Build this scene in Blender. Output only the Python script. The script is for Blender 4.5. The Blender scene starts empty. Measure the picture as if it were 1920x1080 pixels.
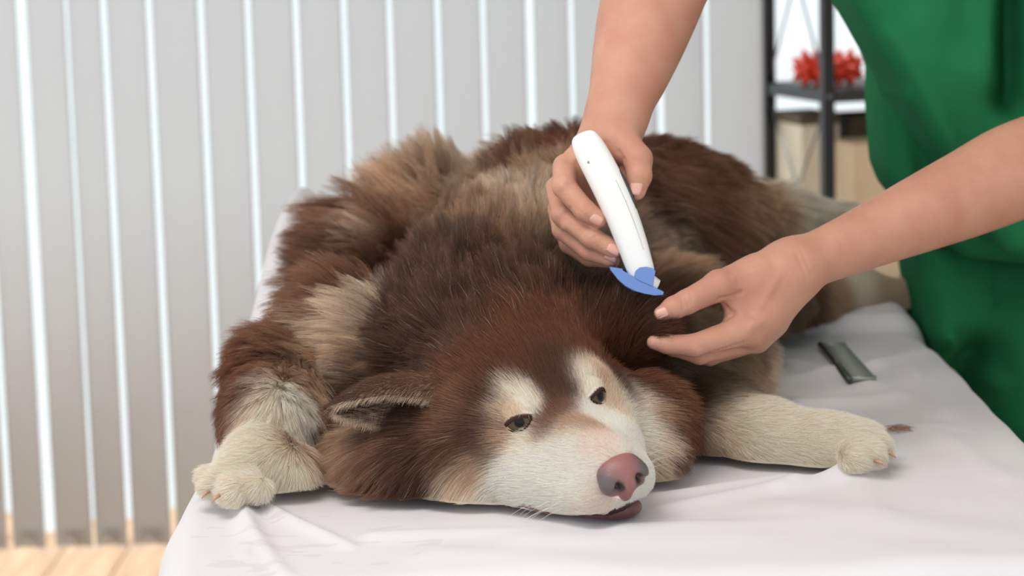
import bpy, bmesh, math, random
import numpy as np
from mathutils import Vector, Matrix
from mathutils.bvhtree import BVHTree
random.seed(4); rng = np.random.default_rng(7)
sc = bpy.context.scene

# ------------------------------------------------------------------ camera, world, lights, exposure
FPX = 4533.0                      # focal length in pixels of a 1920 wide frame (85 mm on 36 mm)
PITCH, ROLL = math.radians(8.5), math.radians(-1.5)
TZ = 0.80                         # height of the bed top
CZ = TZ + 0.557
camd = bpy.data.cameras.new('camera'); cam = bpy.data.objects.new('camera', camd); sc.collection.objects.link(cam)
camd.sensor_width = 36.0; camd.lens = FPX * 36.0 / 1920.0
CM = (Matrix.Rotation(math.pi/2 - PITCH, 3, 'X') @ Matrix.Rotation(ROLL, 3, 'Z'))
cam.matrix_world = Matrix.Translation((0, 0, CZ)) @ CM.to_4x4()
camd.dof.use_dof = True; camd.dof.focus_distance = 2.36; camd.dof.aperture_fstop = 5.6
camd.clip_start = 0.05
sc.camera = cam
w = bpy.data.worlds.new('world'); sc.world = w; w.use_nodes = True
w.node_tree.nodes['Background'].inputs[0].default_value = (0.93, 0.98, 1.0, 1)
w.node_tree.nodes['Background'].inputs[1].default_value = 1.25
def area_light(name, loc, aim, sx, sy, power, col):
    l = bpy.data.lights.new(name, 'AREA'); l.shape = 'RECTANGLE'; l.size = sx; l.size_y = sy; l.energy = power; l.color = col
    o = bpy.data.objects.new(name, l); sc.collection.objects.link(o); o.location = loc
    o.rotation_euler = (Vector(aim) - Vector(loc)).to_track_quat('-Z', 'Y').to_euler()
    return o
area_light('ceiling_lamp', (-0.5, 1.7, 2.85), (0.0, 2.4, 0.8), 1.6, 1.2, 46, (1.0, 0.97, 0.93))
sl_ = bpy.data.lights.new('sun', 'SUN'); sl_.energy = 3.2; sl_.angle = math.radians(2.0); sl_.color = (1.0, 0.95, 0.88)
so_ = bpy.data.objects.new('sun', sl_); sc.collection.objects.link(so_); so_.rotation_euler = Vector((0.25, -0.5, -0.95)).to_track_quat('-Z', 'Y').to_euler()
sc.view_settings.view_transform = 'Standard'; sc.view_settings.look = 'None'
sc.view_settings.exposure = 0.0; sc.view_settings.gamma = 1.0; sc.view_settings.use_curve_mapping = False

# ------------------------------------------------------------------ helpers
CMn = np.array(CM)
def ray(px, py): return CMn @ np.array([(px - 960) / FPX, -(py - 540) / FPX, -1.0])
def P(px, py, Y):                 # a point of the place, at distance Y, from where it shows
    d = ray(px, py); return np.array([0, 0, CZ]) + d * (Y / d[1])
def T(px, py, z=TZ):              # a point on the bed top
    d = ray(px, py); return np.array([0, 0, CZ]) + d * ((z - CZ) / d[2])
def rp(r, Y): return r * Y / FPX
def lin(c):
    c = np.asarray(c, float) / 255.0
    return np.where(c <= 0.04045, c / 12.92, ((c + 0.055) / 1.055) ** 2.4)
def link(o, parent=None):
    sc.collection.objects.link(o)
    if parent is not None: o.parent = parent
    return o
def tag(o, label=None, cat=None, group=None, kind=None):
    if label: o['label'] = label
    if cat: o['category'] = cat
    if group: o['group'] = group
    if kind: o['kind'] = kind
    return o
def empty(name, loc, rz=0.0):
    o = bpy.data.objects.new(name, None); o.location = loc; o.rotation_euler = (0, 0, rz); o.empty_display_size = 0.1
    return link(o)
def mesh_obj(name, V, F, mat, parent=None, smooth=True):
    me = bpy.data.meshes.new(name); me.from_pydata([tuple(map(float, v)) for v in V] if not isinstance(V, np.ndarray) else V.tolist(), [], F.tolist() if isinstance(F, np.ndarray) else F)
    me.update()
    if smooth: me.polygons.foreach_set('use_smooth', np.ones(len(me.polygons), bool))
    if mat: me.materials.append(mat)
    return link(bpy.data.objects.new(name, me), parent)
def bm_obj(name, bm, mat, parent=None, smooth=False):
    me = bpy.data.meshes.new(name); bm.normal_update(); bm.to_mesh(me); bm.free()
    if smooth: me.polygons.foreach_set('use_smooth', np.ones(len(me.polygons), bool))
    if mat: me.materials.append(mat)
    return link(bpy.data.objects.new(name, me), parent)
def add_box(bm, x0, x1, y0, y1, z0, z1, bev=0.0, M=None):
    r = bmesh.ops.create_cube(bm, size=1.0); vs = r['verts']
    for v in vs: v.co = Vector(((x0 + x1) / 2 + v.co.x * (x1 - x0), (y0 + y1) / 2 + v.co.y * (y1 - y0), (z0 + z1) / 2 + v.co.z * (z1 - z0)))
    if bev: 
        es = list({e for v in vs for e in v.link_edges})
        r2 = bmesh.ops.bevel(bm, geom=es, offset=bev, segments=2, affect='EDGES', profile=0.5); vs = list({v for f in r2['faces'] for v in f.verts} | {v for v in vs if v.is_valid})
    if M is not None: bmesh.ops.transform(bm, matrix=M, verts=vs)
    return vs
def box_obj(name, x0, x1, y0, y1, z0, z1, mat, parent=None, bev=0.0):
    bm = bmesh.new(); add_box(bm, x0, x1, y0, y1, z0, z1, bev); return bm_obj(name, bm, mat, parent)
def tube_mesh(pts, radii, n=8, caps=True):
    pts = [np.asarray(p, float) for p in pts]; V = []; F = []
    for i, p in enumerate(pts):
        t = pts[min(i + 1, len(pts) - 1)] - pts[max(i - 1, 0)]; t = t / (np.linalg.norm(t) + 1e-12)
        a = np.cross(t, [0.31, 0.17, 0.93]); a /= np.linalg.norm(a) + 1e-12; b = np.cross(t, a)
        r = radii[i] if hasattr(radii, '__len__') else radii
        for k in range(n):
            q = 2 * math.pi * k / n; V.append(p + r * (math.cos(q) * a + math.sin(q) * b))
    for i in range(len(pts) - 1):
        for k in range(n): F.append((i*n + k, i*n + (k+1) % n, (i+1)*n + (k+1) % n, (i+1)*n + k))
    if caps: F.append(tuple(range(n - 1, -1, -1))); F.append(tuple((len(pts) - 1) * n + k for k in range(n)))
    return V, F
def tube_obj(name, pts, radii, mat, parent=None, n=8):
    V, F = tube_mesh(pts, radii, n); return mesh_obj(name, V, F, mat, parent)

# ------------------------------------------------------------------ materials
def new_mat(name):
    m = bpy.data.materials.new(name); m.use_nodes = True
    return m, m.node_tree, m.node_tree.nodes['Principled BSDF']
def mat(name, col, rough=0.6, noise=0.0, scale=20.0, bump=0.0, bscale=None, metal=0.0, spec=0.5, sss=0.0, col2=None, sheen=0.0):
    m, nt, b = new_mat(name); c = lin(col)
    b.inputs['Base Color'].default_value = (*c, 1); b.inputs['Roughness'].default_value = rough
    b.inputs['Metallic'].default_value = metal; b.inputs['Specular IOR Level'].default_value = spec
    if sss:
        b.inputs['Subsurface Weight'].default_value = sss; b.inputs['Subsurface Radius'].default_value = (0.012, 0.004, 0.002); b.inputs['Subsurface Scale'].default_value = 1.0
    if sheen: b.inputs['Sheen Weight'].default_value = sheen
    tc = nt.nodes.new('ShaderNodeTexCoord')
    if noise or col2 is not None:
        n = nt.nodes.new('ShaderNodeTexNoise'); n.inputs['Scale'].default_value = scale; n.inputs['Detail'].default_value = 5
        r = nt.nodes.new('ShaderNodeValToRGB'); r.color_ramp.elements[0].position = 0.35; r.color_ramp.elements[1].position = 0.68
        ca = lin(col2) if col2 is not None else c * (1 - noise); cb = c if col2 is not None else np.minimum(c * (1 + noise), 1)
        r.color_ramp.elements[0].color = (*ca, 1); r.color_ramp.elements[1].color = (*cb, 1)
        nt.links.new(tc.outputs['Object'], n.inputs['Vector']); nt.links.new(n.outputs['Fac'], r.inputs['Fac']); nt.links.new(r.outputs['Color'], b.inputs['Base Color'])
    if bump:
        n2 = nt.nodes.new('ShaderNodeTexNoise'); n2.inputs['Scale'].default_value = bscale or scale * 6; n2.inputs['Detail'].default_value = 4
        bp = nt.nodes.new('ShaderNodeBump'); bp.inputs['Strength'].default_value = bump; bp.inputs['Distance'].default_value = 0.001
        nt.links.new(tc.outputs['Object'], n2.inputs['Vector']); nt.links.new(n2.outputs['Fac'], bp.inputs['Height']); nt.links.new(bp.outputs['Normal'], b.inputs['Normal'])
    return m
def wood_mat(name, c1, c2, axis=(1, 12, 12)):
    m, nt, b = new_mat(name); tc = nt.nodes.new('ShaderNodeTexCoord'); mp = nt.nodes.new('ShaderNodeMapping'); mp.inputs['Scale'].default_value = axis
    n = nt.nodes.new('ShaderNodeTexNoise'); n.inputs['Scale'].default_value = 3; n.inputs['Detail'].default_value = 6; n.inputs['Distortion'].default_value = 0.6
    r = nt.nodes.new('ShaderNodeValToRGB'); r.color_ramp.elements[0].color = (*lin(c1), 1); r.color_ramp.elements[1].color = (*lin(c2), 1)
    r.color_ramp.elements[0].position = 0.3; r.color_ramp.elements[1].position = 0.7
    nt.links.new(tc.outputs['Object'], mp.inputs[0]); nt.links.new(mp.outputs[0], n.inputs['Vector']); nt.links.new(n.outputs['Fac'], r.inputs[0]); nt.links.new(r.outputs[0], b.inputs['Base Color'])
    b.inputs['Roughness'].default_value = 0.45
    return m
def slat_mat():
    m, nt, b = new_mat('blind_fabric'); b.inputs['Base Color'].default_value = (*lin((228, 229, 231)), 1); b.inputs['Roughness'].default_value = 0.8
    tr = nt.nodes.new('ShaderNodeBsdfTranslucent'); tr.inputs['Color'].default_value = (*lin((228, 230, 232)), 1)
    mx = nt.nodes.new('ShaderNodeMixShader'); mx.inputs[0].default_value = 0.58
    out = nt.nodes['Material Output']
    nt.links.new(b.outputs[0], mx.inputs[1]); nt.links.new(tr.outputs[0], mx.inputs[2]); nt.links.new(mx.outputs[0], out.inputs['Surface'])
    return m
def sheet_mat():
    m, nt, b = new_mat('white_sheet'); b.inputs['Roughness'].default_value = 0.75; b.inputs['Sheen Weight'].default_value = 0.15
    tc = nt.nodes.new('ShaderNodeTexCoord')
    mp = nt.nodes.new('ShaderNodeMapping'); mp.inputs['Scale'].default_value = (9, 26, 9)
    n = nt.nodes.new('ShaderNodeTexNoise'); n.inputs['Scale'].default_value = 1.6; n.inputs['Detail'].default_value = 2
    nt.links.new(tc.outputs['Object'], mp.inputs[0]); nt.links.new(mp.outputs[0], n.inputs['Vector'])
    r = nt.nodes.new('ShaderNodeValToRGB'); r.color_ramp.elements[0].position = 0.60; r.color_ramp.elements[1].position = 0.615
    nt.links.new(n.outputs['Fac'], r.inputs[0])
    # damp spots only near the front left corner of the sheet
    g = nt.nodes.new('ShaderNodeVectorMath'); g.operation = 'DISTANCE'; c = T(590, 1012); g.inputs[1].default_value = (float(c[0]), float(c[1]), TZ)
    nt.links.new(tc.outputs['Object'], g.inputs[0])
    lt = nt.nodes.new('ShaderNodeMath'); lt.operation = 'LESS_THAN'; lt.inputs[1].default_value = 0.12; nt.links.new(g.outputs['Value'], lt.inputs[0])
    mu = nt.nodes.new('ShaderNodeMath'); mu.operation = 'MULTIPLY'; nt.links.new(r.outputs[0], mu.inputs[0]); nt.links.new(lt.outputs[0], mu.inputs[1])
    mx = nt.nodes.new('ShaderNodeMix'); mx.data_type = 'RGBA'; mx.inputs[6].default_value = (*lin((216, 213, 216)), 1); mx.inputs[7].default_value = (*lin((208, 204, 208)), 1)
    nt.links.new(mu.outputs[0], mx.inputs[0]); nt.links.new(mx.outputs[2], b.inputs['Base Color'])
    # fine weave
    wv = nt.nodes.new('ShaderNodeTexNoise'); wv.inputs['Scale'].default_value = 900; bp = nt.nodes.new('ShaderNodeBump'); bp.inputs['Strength'].default_value = 0.15; bp.inputs['Distance'].default_value = 0.0005
    nt.links.new(tc.outputs['Object'], wv.inputs['Vector']); nt.links.new(wv.outputs['Fac'], bp.inputs['Height']); nt.links.new(bp.outputs['Normal'], b.inputs['Normal'])
    return m
def attr_mat(name, attr, rough=0.6, hair=False):
    m, nt, b = new_mat(name); a = nt.nodes.new('ShaderNodeAttribute'); a.attribute_name = attr
    b.inputs['Roughness'].default_value = rough; b.inputs['Specular IOR Level'].default_value = 0.25 if hair else 0.1
    nt.links.new(a.outputs['Color'], b.inputs['Base Color'])
    if hair:
        tr = nt.nodes.new('ShaderNodeBsdfTranslucent'); mx = nt.nodes.new('ShaderNodeMixShader'); mx.inputs[0].default_value = 0.38
        nt.links.new(a.outputs['Color'], tr.inputs['Color']); nt.links.new(b.outputs[0], mx.inputs[1]); nt.links.new(tr.outputs[0], mx.inputs[2]); nt.links.new(mx.outputs[0], nt.nodes['Material Output'].inputs['Surface'])
    return m
M_slat = slat_mat(); M_sheet = sheet_mat()
M_wall = mat('wall_paint', (232, 232, 233), 0.8, 0.02, 3)
M_floor = wood_mat('floor_wood', (196, 150, 110), (226, 190, 150), (10, 1, 10))
M_black = mat('black_steel', (24, 24, 26), 0.45, bump=0.1)
M_shelf = mat('dark_board', (48, 46, 48), 0.5, 0.1, 30)
M_red = mat('red_rubber', (226, 60, 30), 0.35, 0.08, 30)
M_box = mat('kraft_card', (226, 202, 168), 0.8, 0.05, 12)
M_cream = mat('cream_card', (238, 226, 204), 0.8, 0.03, 12)
M_olive = mat('olive_lining', (96, 84, 62), 0.8, 0.06, 15)
M_wire = mat('steel_wire', (120, 124, 124), 0.4, metal=0.6)
M_green = mat('green_cotton', (38, 112, 72), 0.85, 0.06, 9, bump=0.25, bscale=700, spec=0.03)
M_skin = mat('skin', (195, 146, 123), 0.5, scale=26, col2=(185, 131, 110), bump=0.35, bscale=420, sss=0.08, spec=0.3)
M_nail = mat('nail', (210, 158, 142), 0.28, 0.04, 60, spec=0.5)
M_white = mat('white_plastic', (236, 236, 234), 0.22, spec=0.5)
M_blue = mat('blue_plastic', (104, 138, 202), 0.38)
M_gunmetal = mat('gunmetal', (84, 88, 84), 0.3, metal=0.7)
M_comb = mat('comb_steel', (150, 158, 150), 0.4, metal=0.6)
M_hole = mat('port_grey', (150, 148, 142), 0.6)
M_padding = mat('bed_vinyl', (205, 204, 204), 0.5)
M_steel = mat('bed_frame_steel', (170, 172, 174), 0.35, metal=0.8)

# ------------------------------------------------------------------ implicit shapes and their surface
def unit(v): v = np.asarray(v, float); return v / (np.linalg.norm(v) + 1e-12)
class Field:
    def __init__(s, lo, hi, h):
        s.lo = np.asarray(lo, float); s.h = h; s.n = np.ceil((np.asarray(hi) - s.lo) / h).astype(int) + 1
        s.D = np.full(s.n, 0.2, np.float32)
        s.ax = [(s.lo[i] + h * np.arange(s.n[i])).astype(np.float32) for i in range(3)]
    def sub(s, lo, hi):
        a = np.clip(np.floor((lo - s.lo) / s.h).astype(int), 0, s.n - 1); b = np.clip(np.ceil((hi - s.lo) / s.h).astype(int) + 1, 1, s.n)
        sl = tuple(slice(a[i], b[i]) for i in range(3))
        return sl, s.ax[0][sl[0]][:, None, None], s.ax[1][sl[1]][None, :, None], s.ax[2][sl[2]][None, None, :]
    def mix(s, sl, d, k, op='u'):
        E = s.D[sl]
        if op == 'u':
            hh = np.maximum(k - np.abs(E - d), 0) / k if k > 0 else 0
            s.D[sl] = np.minimum(E, d) - hh * hh * k * 0.25
        else:
            d = -d; hh = np.maximum(k - np.abs(E - d), 0) / k if k > 0 else 0
            s.D[sl] = np.maximum(E, d) + hh * hh * k * 0.25
    def rc(s, a, b, ra, rb, k=0.01, op='u'):
        a = np.asarray(a, float); b = np.asarray(b, float); m = max(ra, rb) + k + 4 * s.h
        sl, X, Y, Z = s.sub(np.minimum(a, b) - m, np.maximum(a, b) + m)
        ab = (b - a).astype(np.float32); L = float(ab @ ab) + 1e-12
        x, y, z = X - np.float32(a[0]), Y - np.float32(a[1]), Z - np.float32(a[2])
        t = np.clip((x * ab[0] + y * ab[1] + z * ab[2]) / L, 0, 1)
        d = np.sqrt((x - t * ab[0]) ** 2 + (y - t * ab[1]) ** 2 + (z - t * ab[2]) ** 2) - (ra + (rb - ra) * t)
        s.mix(sl, d.astype(np.float32), k, op)
    def limb(s, pts, k=0.01, kin=0.003):         # one tapering limb: even along its length, then blended in
        m = max(r for _, r in pts) + k + 4 * s.h; A = np.array([p for p, _ in pts]); sl, X, Y, Z = s.sub(A.min(0) - m, A.max(0) + m); D = None
        for (a, ra), (b, rb) in zip(pts[:-1], pts[1:]):
            ab = (np.asarray(b) - np.asarray(a)).astype(np.float32); L = float(ab @ ab) + 1e-12; x, y, z = X - np.float32(a[0]), Y - np.float32(a[1]), Z - np.float32(a[2])
            t = np.clip((x * ab[0] + y * ab[1] + z * ab[2]) / L, 0, 1); d = (np.sqrt((x - t * ab[0]) ** 2 + (y - t * ab[1]) ** 2 + (z - t * ab[2]) ** 2) - (ra + (rb - ra) * t)).astype(np.float32)
            if D is None: D = d
            else: hh = np.maximum(kin - np.abs(D - d), 0) / kin; D = np.minimum(D, d) - hh * hh * kin * 0.25
        s.mix(sl, D, k, 'u')
    def chain(s, pts, k=0.01):
        for (a, ra), (b, rb) in zip(pts[:-1], pts[1:]): s.rc(a, b, ra, rb, k)
    def ell(s, c, R, rad, k=0.01, op='u'):       # R columns are the axes
        c = np.asarray(c, float); R = np.asarray(R, float); rad = np.asarray(rad, float); m = max(rad) + k + 4 * s.h
        sl, X, Y, Z = s.sub(c - m, c + m); x, y, z = X - np.float32(c[0]), Y - np.float32(c[1]), Z - np.float32(c[2])
        q = [(x * np.float32(R[0, i]) + y * np.float32(R[1, i]) + z * np.float32(R[2, i])) / np.float32(rad[i]) for i in range(3)]
        k1 = np.sqrt(q[0] ** 2 + q[1] ** 2 + q[2] ** 2); k2 = np.sqrt((q[0] / np.float32(rad[0])) ** 2 + (q[1] / np.float32(rad[1])) ** 2 + (q[2] / np.float32(rad[2])) ** 2) + 1e-6
        s.mix(sl, (k1 * (k1 - 1) / k2).astype(np.float32), k, op)
    def floor(s, z): s.D = np.maximum(s.D, (np.float32(z) - s.ax[2])[None, None, :])
    def mesh(s, smooth=2):
        D = s.D; n = D.shape; neg = D < 0
        c = np.zeros((n[0]-1, n[1]-1, n[2]-1), np.uint8)
        for i in (0, 1):
            for j in (0, 1):
                for k in (0, 1): c += neg[i:n[0]-1+i, j:n[1]-1+j, k:n[2]-1+k]
        cells = np.argwhere((c > 0) & (c < 8)); idx = np.full(c.shape, -1, np.int32); idx[tuple(cells.T)] = np.arange(len(cells))
        cor = np.array([(i, j, k) for i in (0, 1) for j in (0, 1) for k in (0, 1)])
        val = np.stack([D[cells[:, 0]+o[0], cells[:, 1]+o[1], cells[:, 2]+o[2]] for o in cor], 1)
        acc = np.zeros((len(cells), 3)); cnt = np.zeros(len(cells))
        for a in range(8):
            for b in range(a + 1, 8):
                if np.abs(cor[a] - cor[b]).sum() != 1: continue
                va, vb = val[:, a], val[:, b]; m = (va < 0) != (vb < 0)
                t = np.where(m, va / np.where(m, va - vb, 1), 0)
                acc += np.where(m[:, None], cor[a] + t[:, None] * (cor[b] - cor[a]), 0); cnt += m
        V = s.lo + s.h * (cells + acc / cnt[:, None])
        F = []
        for ax in range(3):
            u, v = [(1, 2), (2, 0), (0, 1)][ax]
            A = [slice(None)] * 3; B = [slice(None)] * 3; A[ax] = slice(0, n[ax]-1); B[ax] = slice(1, n[ax])
            m = neg[tuple(A)] != neg[tuple(B)]; e = np.argwhere(m)
            e = e[(e[:, u] > 0) & (e[:, v] > 0) & (e[:, u] < n[u]-1) & (e[:, v] < n[v]-1)]
            du = np.zeros(3, int); du[u] = 1; dv = np.zeros(3, int); dv[v] = 1
            q = np.stack([idx[tuple((e - du - dv).T)], idx[tuple((e - dv).T)], idx[tuple(e.T)], idx[tuple((e - du).T)]], 1)
            fl = ~neg[tuple(e.T)]; q[fl] = q[fl][:, ::-1]; F.append(q)
        F = np.concatenate(F)
        E = np.concatenate([F[:, [0, 1]], F[:, [1, 2]], F[:, [2, 3]], F[:, [3, 0]]]); deg = np.bincount(E.ravel(), minlength=len(V))
        for it in range(smooth * 2):
            lam = 0.5 if it % 2 == 0 else -0.4
            S = np.stack([np.bincount(E[:, 0], V[E[:, 1], i], len(V)) + np.bincount(E[:, 1], V[E[:, 0], i], len(V)) for i in range(3)], 1)
            V = V + lam * (S / deg[:, None] - V)
        return V, F

def poly_sdf(px, pz, poly):
    poly = np.asarray(poly, np.float32); d = np.full(px.shape, 1e9, np.float32); s = np.ones(px.shape, np.float32); n = len(poly)
    for i in range(n):
        a = poly[i]; b = poly[i - 1]; e = b - a; wx = px - a[0]; wz = pz - a[1]
        t = np.clip((wx * e[0] + wz * e[1]) / (e @ e + 1e-12), 0, 1)
        d = np.minimum(d, (wx - e[0] * t) ** 2 + (wz - e[1] * t) ** 2)
        c1 = pz >= a[1]; c2 = pz < b[1]; c3 = e[0] * wz > e[1] * wx
        s = np.where((c1 & c2 & c3) | (~c1 & ~c2 & ~c3), -s, s)
    return s * np.sqrt(d)
def hash_noise(Pn, scale, seed=0):       # smooth value noise on points
    q = Pn * scale; i = np.floor(q).astype(np.int64); f = q - i; f = f * f * (3 - 2 * f); out = 0
    for dx in (0, 1):
        for dy in (0, 1):
            for dz in (0, 1):
                h = ((i[:, 0] + dx) * 73856093) ^ ((i[:, 1] + dy) * 19349663) ^ ((i[:, 2] + dz) * 83492791) ^ (seed * 2654435761)
                h = (h ^ (h >> 13)) * 1274126177 & 0x7fffffff; h = (h ^ (h >> 15)) & 0xffff
                wgt = (f[:, 0] if dx else 1 - f[:, 0]) * (f[:, 1] if dy else 1 - f[:, 1]) * (f[:, 2] if dz else 1 - f[:, 2])
                out = out + wgt * h / 65535.0
    return out

# ------------------------------------------------------------------ setting: floor, walls, window
FZ = 0.0; BY = 4.85                                     # blind plane
fl = box_obj('floor', -3.2, 3.2, 0.2, 5.37, FZ - 0.05, FZ - 0.012, M_floor); tag(fl, 'light wooden plank floor below the window', kind='structure')
bmp = bmesh.new(); add_box(bmp, 0, 0.142, 0, 1.2, FZ - 0.012, FZ, 0.0015)
plank_me = bpy.data.meshes.new('plank'); bmp.to_mesh(plank_me); bmp.free(); plank_me.materials.append(M_floor)
for i in range(20):
    for j in range(3):
        o = bpy.data.objects.new('plank', plank_me); link(o, fl); o.location = (-1.6 + i * 0.145, 1.85 + j * 1.203 + (i % 3) * 0.1, 0)
WY = 5.35
for nm, a in (('wall_back', (0.86, 3.2, WY, WY + 0.12, 0, 2.9)), ('wall_right', (3.2, 3.3, 0.3, WY, 0, 2.9)), ('wall_above', (-3.2, 0.86, WY, WY + 0.12, 2.55, 2.9))):
    tag(box_obj(nm, *a, M_wall), kind='structure')
tag(box_obj('ceiling', -3.2, 3.2, 0.4, WY + 0.12, 2.9, 3.0, M_wall), kind='structure')
tag(box_obj('baseboard_back', 0.86, 3.2, WY - 0.015, WY, 0, 0.09, M_wall), kind='structure')
win = tag(empty('window_1', (0, WY, 0)), kind='structure')
M_frame = mat('window_frame_white', (235, 236, 238), 0.4)
M_glass, ntg, bg = new_mat('window_glass'); ntg.nodes.remove(bg)
tr = ntg.nodes.new('ShaderNodeBsdfTransparent'); tr.inputs[0].default_value = (0.96, 0.98, 0.98, 1); gl = ntg.nodes.new('ShaderNodeBsdfGlossy'); gl.inputs['Roughness'].default_value = 0.02
mxg = ntg.nodes.new('ShaderNodeMixShader'); mxg.inputs[0].default_value = 0.05; ntg.links.new(tr.outputs[0], mxg.inputs[1]); ntg.links.new(gl.outputs[0], mxg.inputs[2]); ntg.links.new(mxg.outputs[0], ntg.nodes['Material Output'].inputs['Surface'])
for x in (-3.15, -1.6, 0.83): box_obj('window_frame', x - 0.03, x + 0.03, 0.0, 0.06, 0.0, 2.55, M_frame, win, 0.004)
box_obj('window_frame', -3.12, 0.80, 0.0, 0.06, 2.49, 2.55, M_frame, win, 0.004)
for x0, x1 in ((-3.12, -1.63), (-1.57, 0.80)): box_obj('pane', x0, x1, 0.028, 0.034, 0.0, 2.49, M_glass, win)

# ------------------------------------------------------------------ vertical blind
bl = empty('vertical_blind', (0, BY, 2.45)); tag(bl, 'pale grey vertical slat blind hanging across the window', 'blind')
box_obj('head_rail', -1.75, 0.62, -0.03, 0.03, 0.0, 0.05, M_frame, bl, 0.004)
def slat_bm(wd, ht):
    V = []; F = []; n = 10
    for side in (0, 1):
        for i in range(n + 1):
            u = (i / n - 0.5); x = u * wd; y = 0.009 * (1 - (2 * u) ** 2) * 1.0 + (0.0006 if side else -0.0006)
            for z in (0.0, -ht * 0.34, -ht * 0.67, -ht): V.append((x, y, z))
    m = 4; N = (n + 1) * m
    for i in range(n):
        for j in range(m - 1):
            a = i * m + j; F.append((a, a + m, a + m + 1, a + 1)); b = N + a; F.append((b, b + 1, b + m + 1, b + m))
    for j in range(m - 1): F.append((j, j + 1, N + j + 1, N + j)); a = n * m + j; F.append((a, N + a, N + a + 1, a + 1))
    for i in range(n): a = i * m; F.append((a, N + a, N + a + m, a + m)); a += m - 1; F.append((a, a + m, N + a + m, N + a))
    return V, F
xs = [-700, -612, -526, -440, -358, -280, -204, -124, -42, 40, 118, 190, 275, 372, 460, 550, 640, 725, 815, 900, 990, 1065, 1150, 1232, 1318, 1428]
SH = 2.45 - P(170, 1016, BY)[2]
for i in range(len(xs) - 1):
    xa = P(xs[i], 60, BY)[0]; xb = P(xs[i + 1], 60, BY)[0]
    wide = {8: 0.020, 19: 0.017, 22: 0.014, 9: 0.006, 3: 0.016}.get(i, 0.011)                     # gap open to the sky at the right edge of this slat
    wd = (xb - xa) - wide + 0.002; a = math.radians(9 if i not in (24,) else 3)
    V, F = slat_bm(wd, SH); s_ = mesh_obj('slat', V, F, M_slat, bl); s_.location = ((xa + xb - wide) / 2 + 0.012, 0.0, -0.01); s_.rotation_euler = (0, 0, -a)
    w_ = box_obj('bottom_weight', -wd / 2 + 0.010, wd / 2 - 0.010, 0.0125, 0.0150, -SH + 0.004, -SH + 0.036, M_frame, s_)
    if i < len(xs) - 2:
        xm = P(xs[i + 2], 60, BY)[0]; p0 = np.array([(xa + xb) / 2, -0.004, -SH + 0.01]); p1 = np.array([(xb + xm) / 2, -0.004, -SH + 0.01])
        pts = [p0 * (1 - t) + p1 * t + np.array([0, 0, -0.03 * 4 * t * (1 - t)]) for t in np.linspace(0, 1, 9)]
        tube_obj('bottom_chain', pts, 0.0011, M_frame, bl, 5)

# ------------------------------------------------------------------ shelving unit with toy and boxes
yF, yB = 4.90, 5.20
pF, pB = P(1551, 190, yF), P(1441, 165, yB); zs = P(1545, 180, 4.92)[2]
su = empty('shelving_unit', (pF[0], pF[1], 0)); tag(su, 'black steel open shelving unit beside the window', 'shelf')
sdp = np.array([pB[0] - pF[0], pB[1] - pF[1]]); dep = np.hypot(*sdp); su.rotation_euler = (0, 0, math.atan2(-sdp[0], sdp[1]))   # local y runs front to back
su_M = Matrix.Translation((pF[0], pF[1], 0)) @ Matrix.Rotation(math.atan2(-sdp[0], sdp[1]), 4, 'Z')
def shl(x, y, z): return np.array(su_M @ Vector((x, y, z)))
pw = 0.0125; SW = 0.80
for x in (0, SW):
    for y in (0, dep): box_obj('post', x - pw, x + pw, y - pw, y + pw, 0.0, 1.95, M_black, su, 0.002)
SHZ = (0.16, 0.60, zs, 1.48, 1.9)
for z in SHZ: box_obj('shelf_board', pw + 0.001, SW - pw - 0.001, -pw, dep + pw, z - 0.013, z + 0.013, M_shelf, su, 0.002)
for z in SHZ:
    for y in (0,): box_obj('side_rail', -0.008, 0.008, pw, dep - pw, z - 0.013, z + 0.011, M_black, su, 0.001)
for z0, z1 in ((0.63, zs - 0.03), (zs + 0.03, 1.45)):
    for a, b in ((z0, z1), (z1, z0)): tube_obj('brace', [(0.0, 0.014, a), (0.0, dep - 0.014, b)], 0.0024, M_wire, su, 6)
for z in SHZ[:4]:
    V, F = tube_mesh([(0, -pw - 0.004, z), (0, -pw, z)], 0.006, 10); mesh_obj('bolt', V, F, M_wire, su)
# spiky rubber toy
z0 = zs + 0.0135; tc0 = P(1552, 155, 5.06)
fd = Field(np.array([tc0[0] - 0.09, tc0[1] - 0.07, z0 - 0.02]), np.array([tc0[0] + 0.09, tc0[1] + 0.07, z0 + 0.10]), 0.0025)
for i in range(5):
    x_ = tc0[0] - 0.044 + 0.022 * i; fd.rc((x_, tc0[1], z0 + 0.034), (x_ + 0.001, tc0[1], z0 + 0.034), 0.026, 0.026, 0.004)
    for j in range(8):
        a = 2 * math.pi * j / 8 + (i % 2) * 0.39; u = np.array([0, math.cos(a), math.sin(a)]); c = np.array([x_, tc0[1], z0 + 0.034])
        fd.rc(c + u * 0.024, c + u * 0.037 + np.array([0.006 * (i - 2) / 2, 0, 0]), 0.009, 0.0045, 0.003)
for sx in (-1, 1):
    for j in range(5): a = j * 1.257; c = np.array([tc0[0] + sx * 0.058, tc0[1] + 0.016 * math.cos(a), z0 + 0.034 + 0.016 * math.sin(a)]); fd.rc(c, c + np.array([sx * 0.012, 0.006 * math.cos(a), 0.006 * math.sin(a)]), 0.008, 0.004, 0.003)
fd.floor(zs + 0.0135)
V, F = fd.mesh(1); tag(mesh_obj('rubber_toy', V, F, M_red), 'red spiky rubber dog toy lying on the black shelf', 'dog toy')
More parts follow.
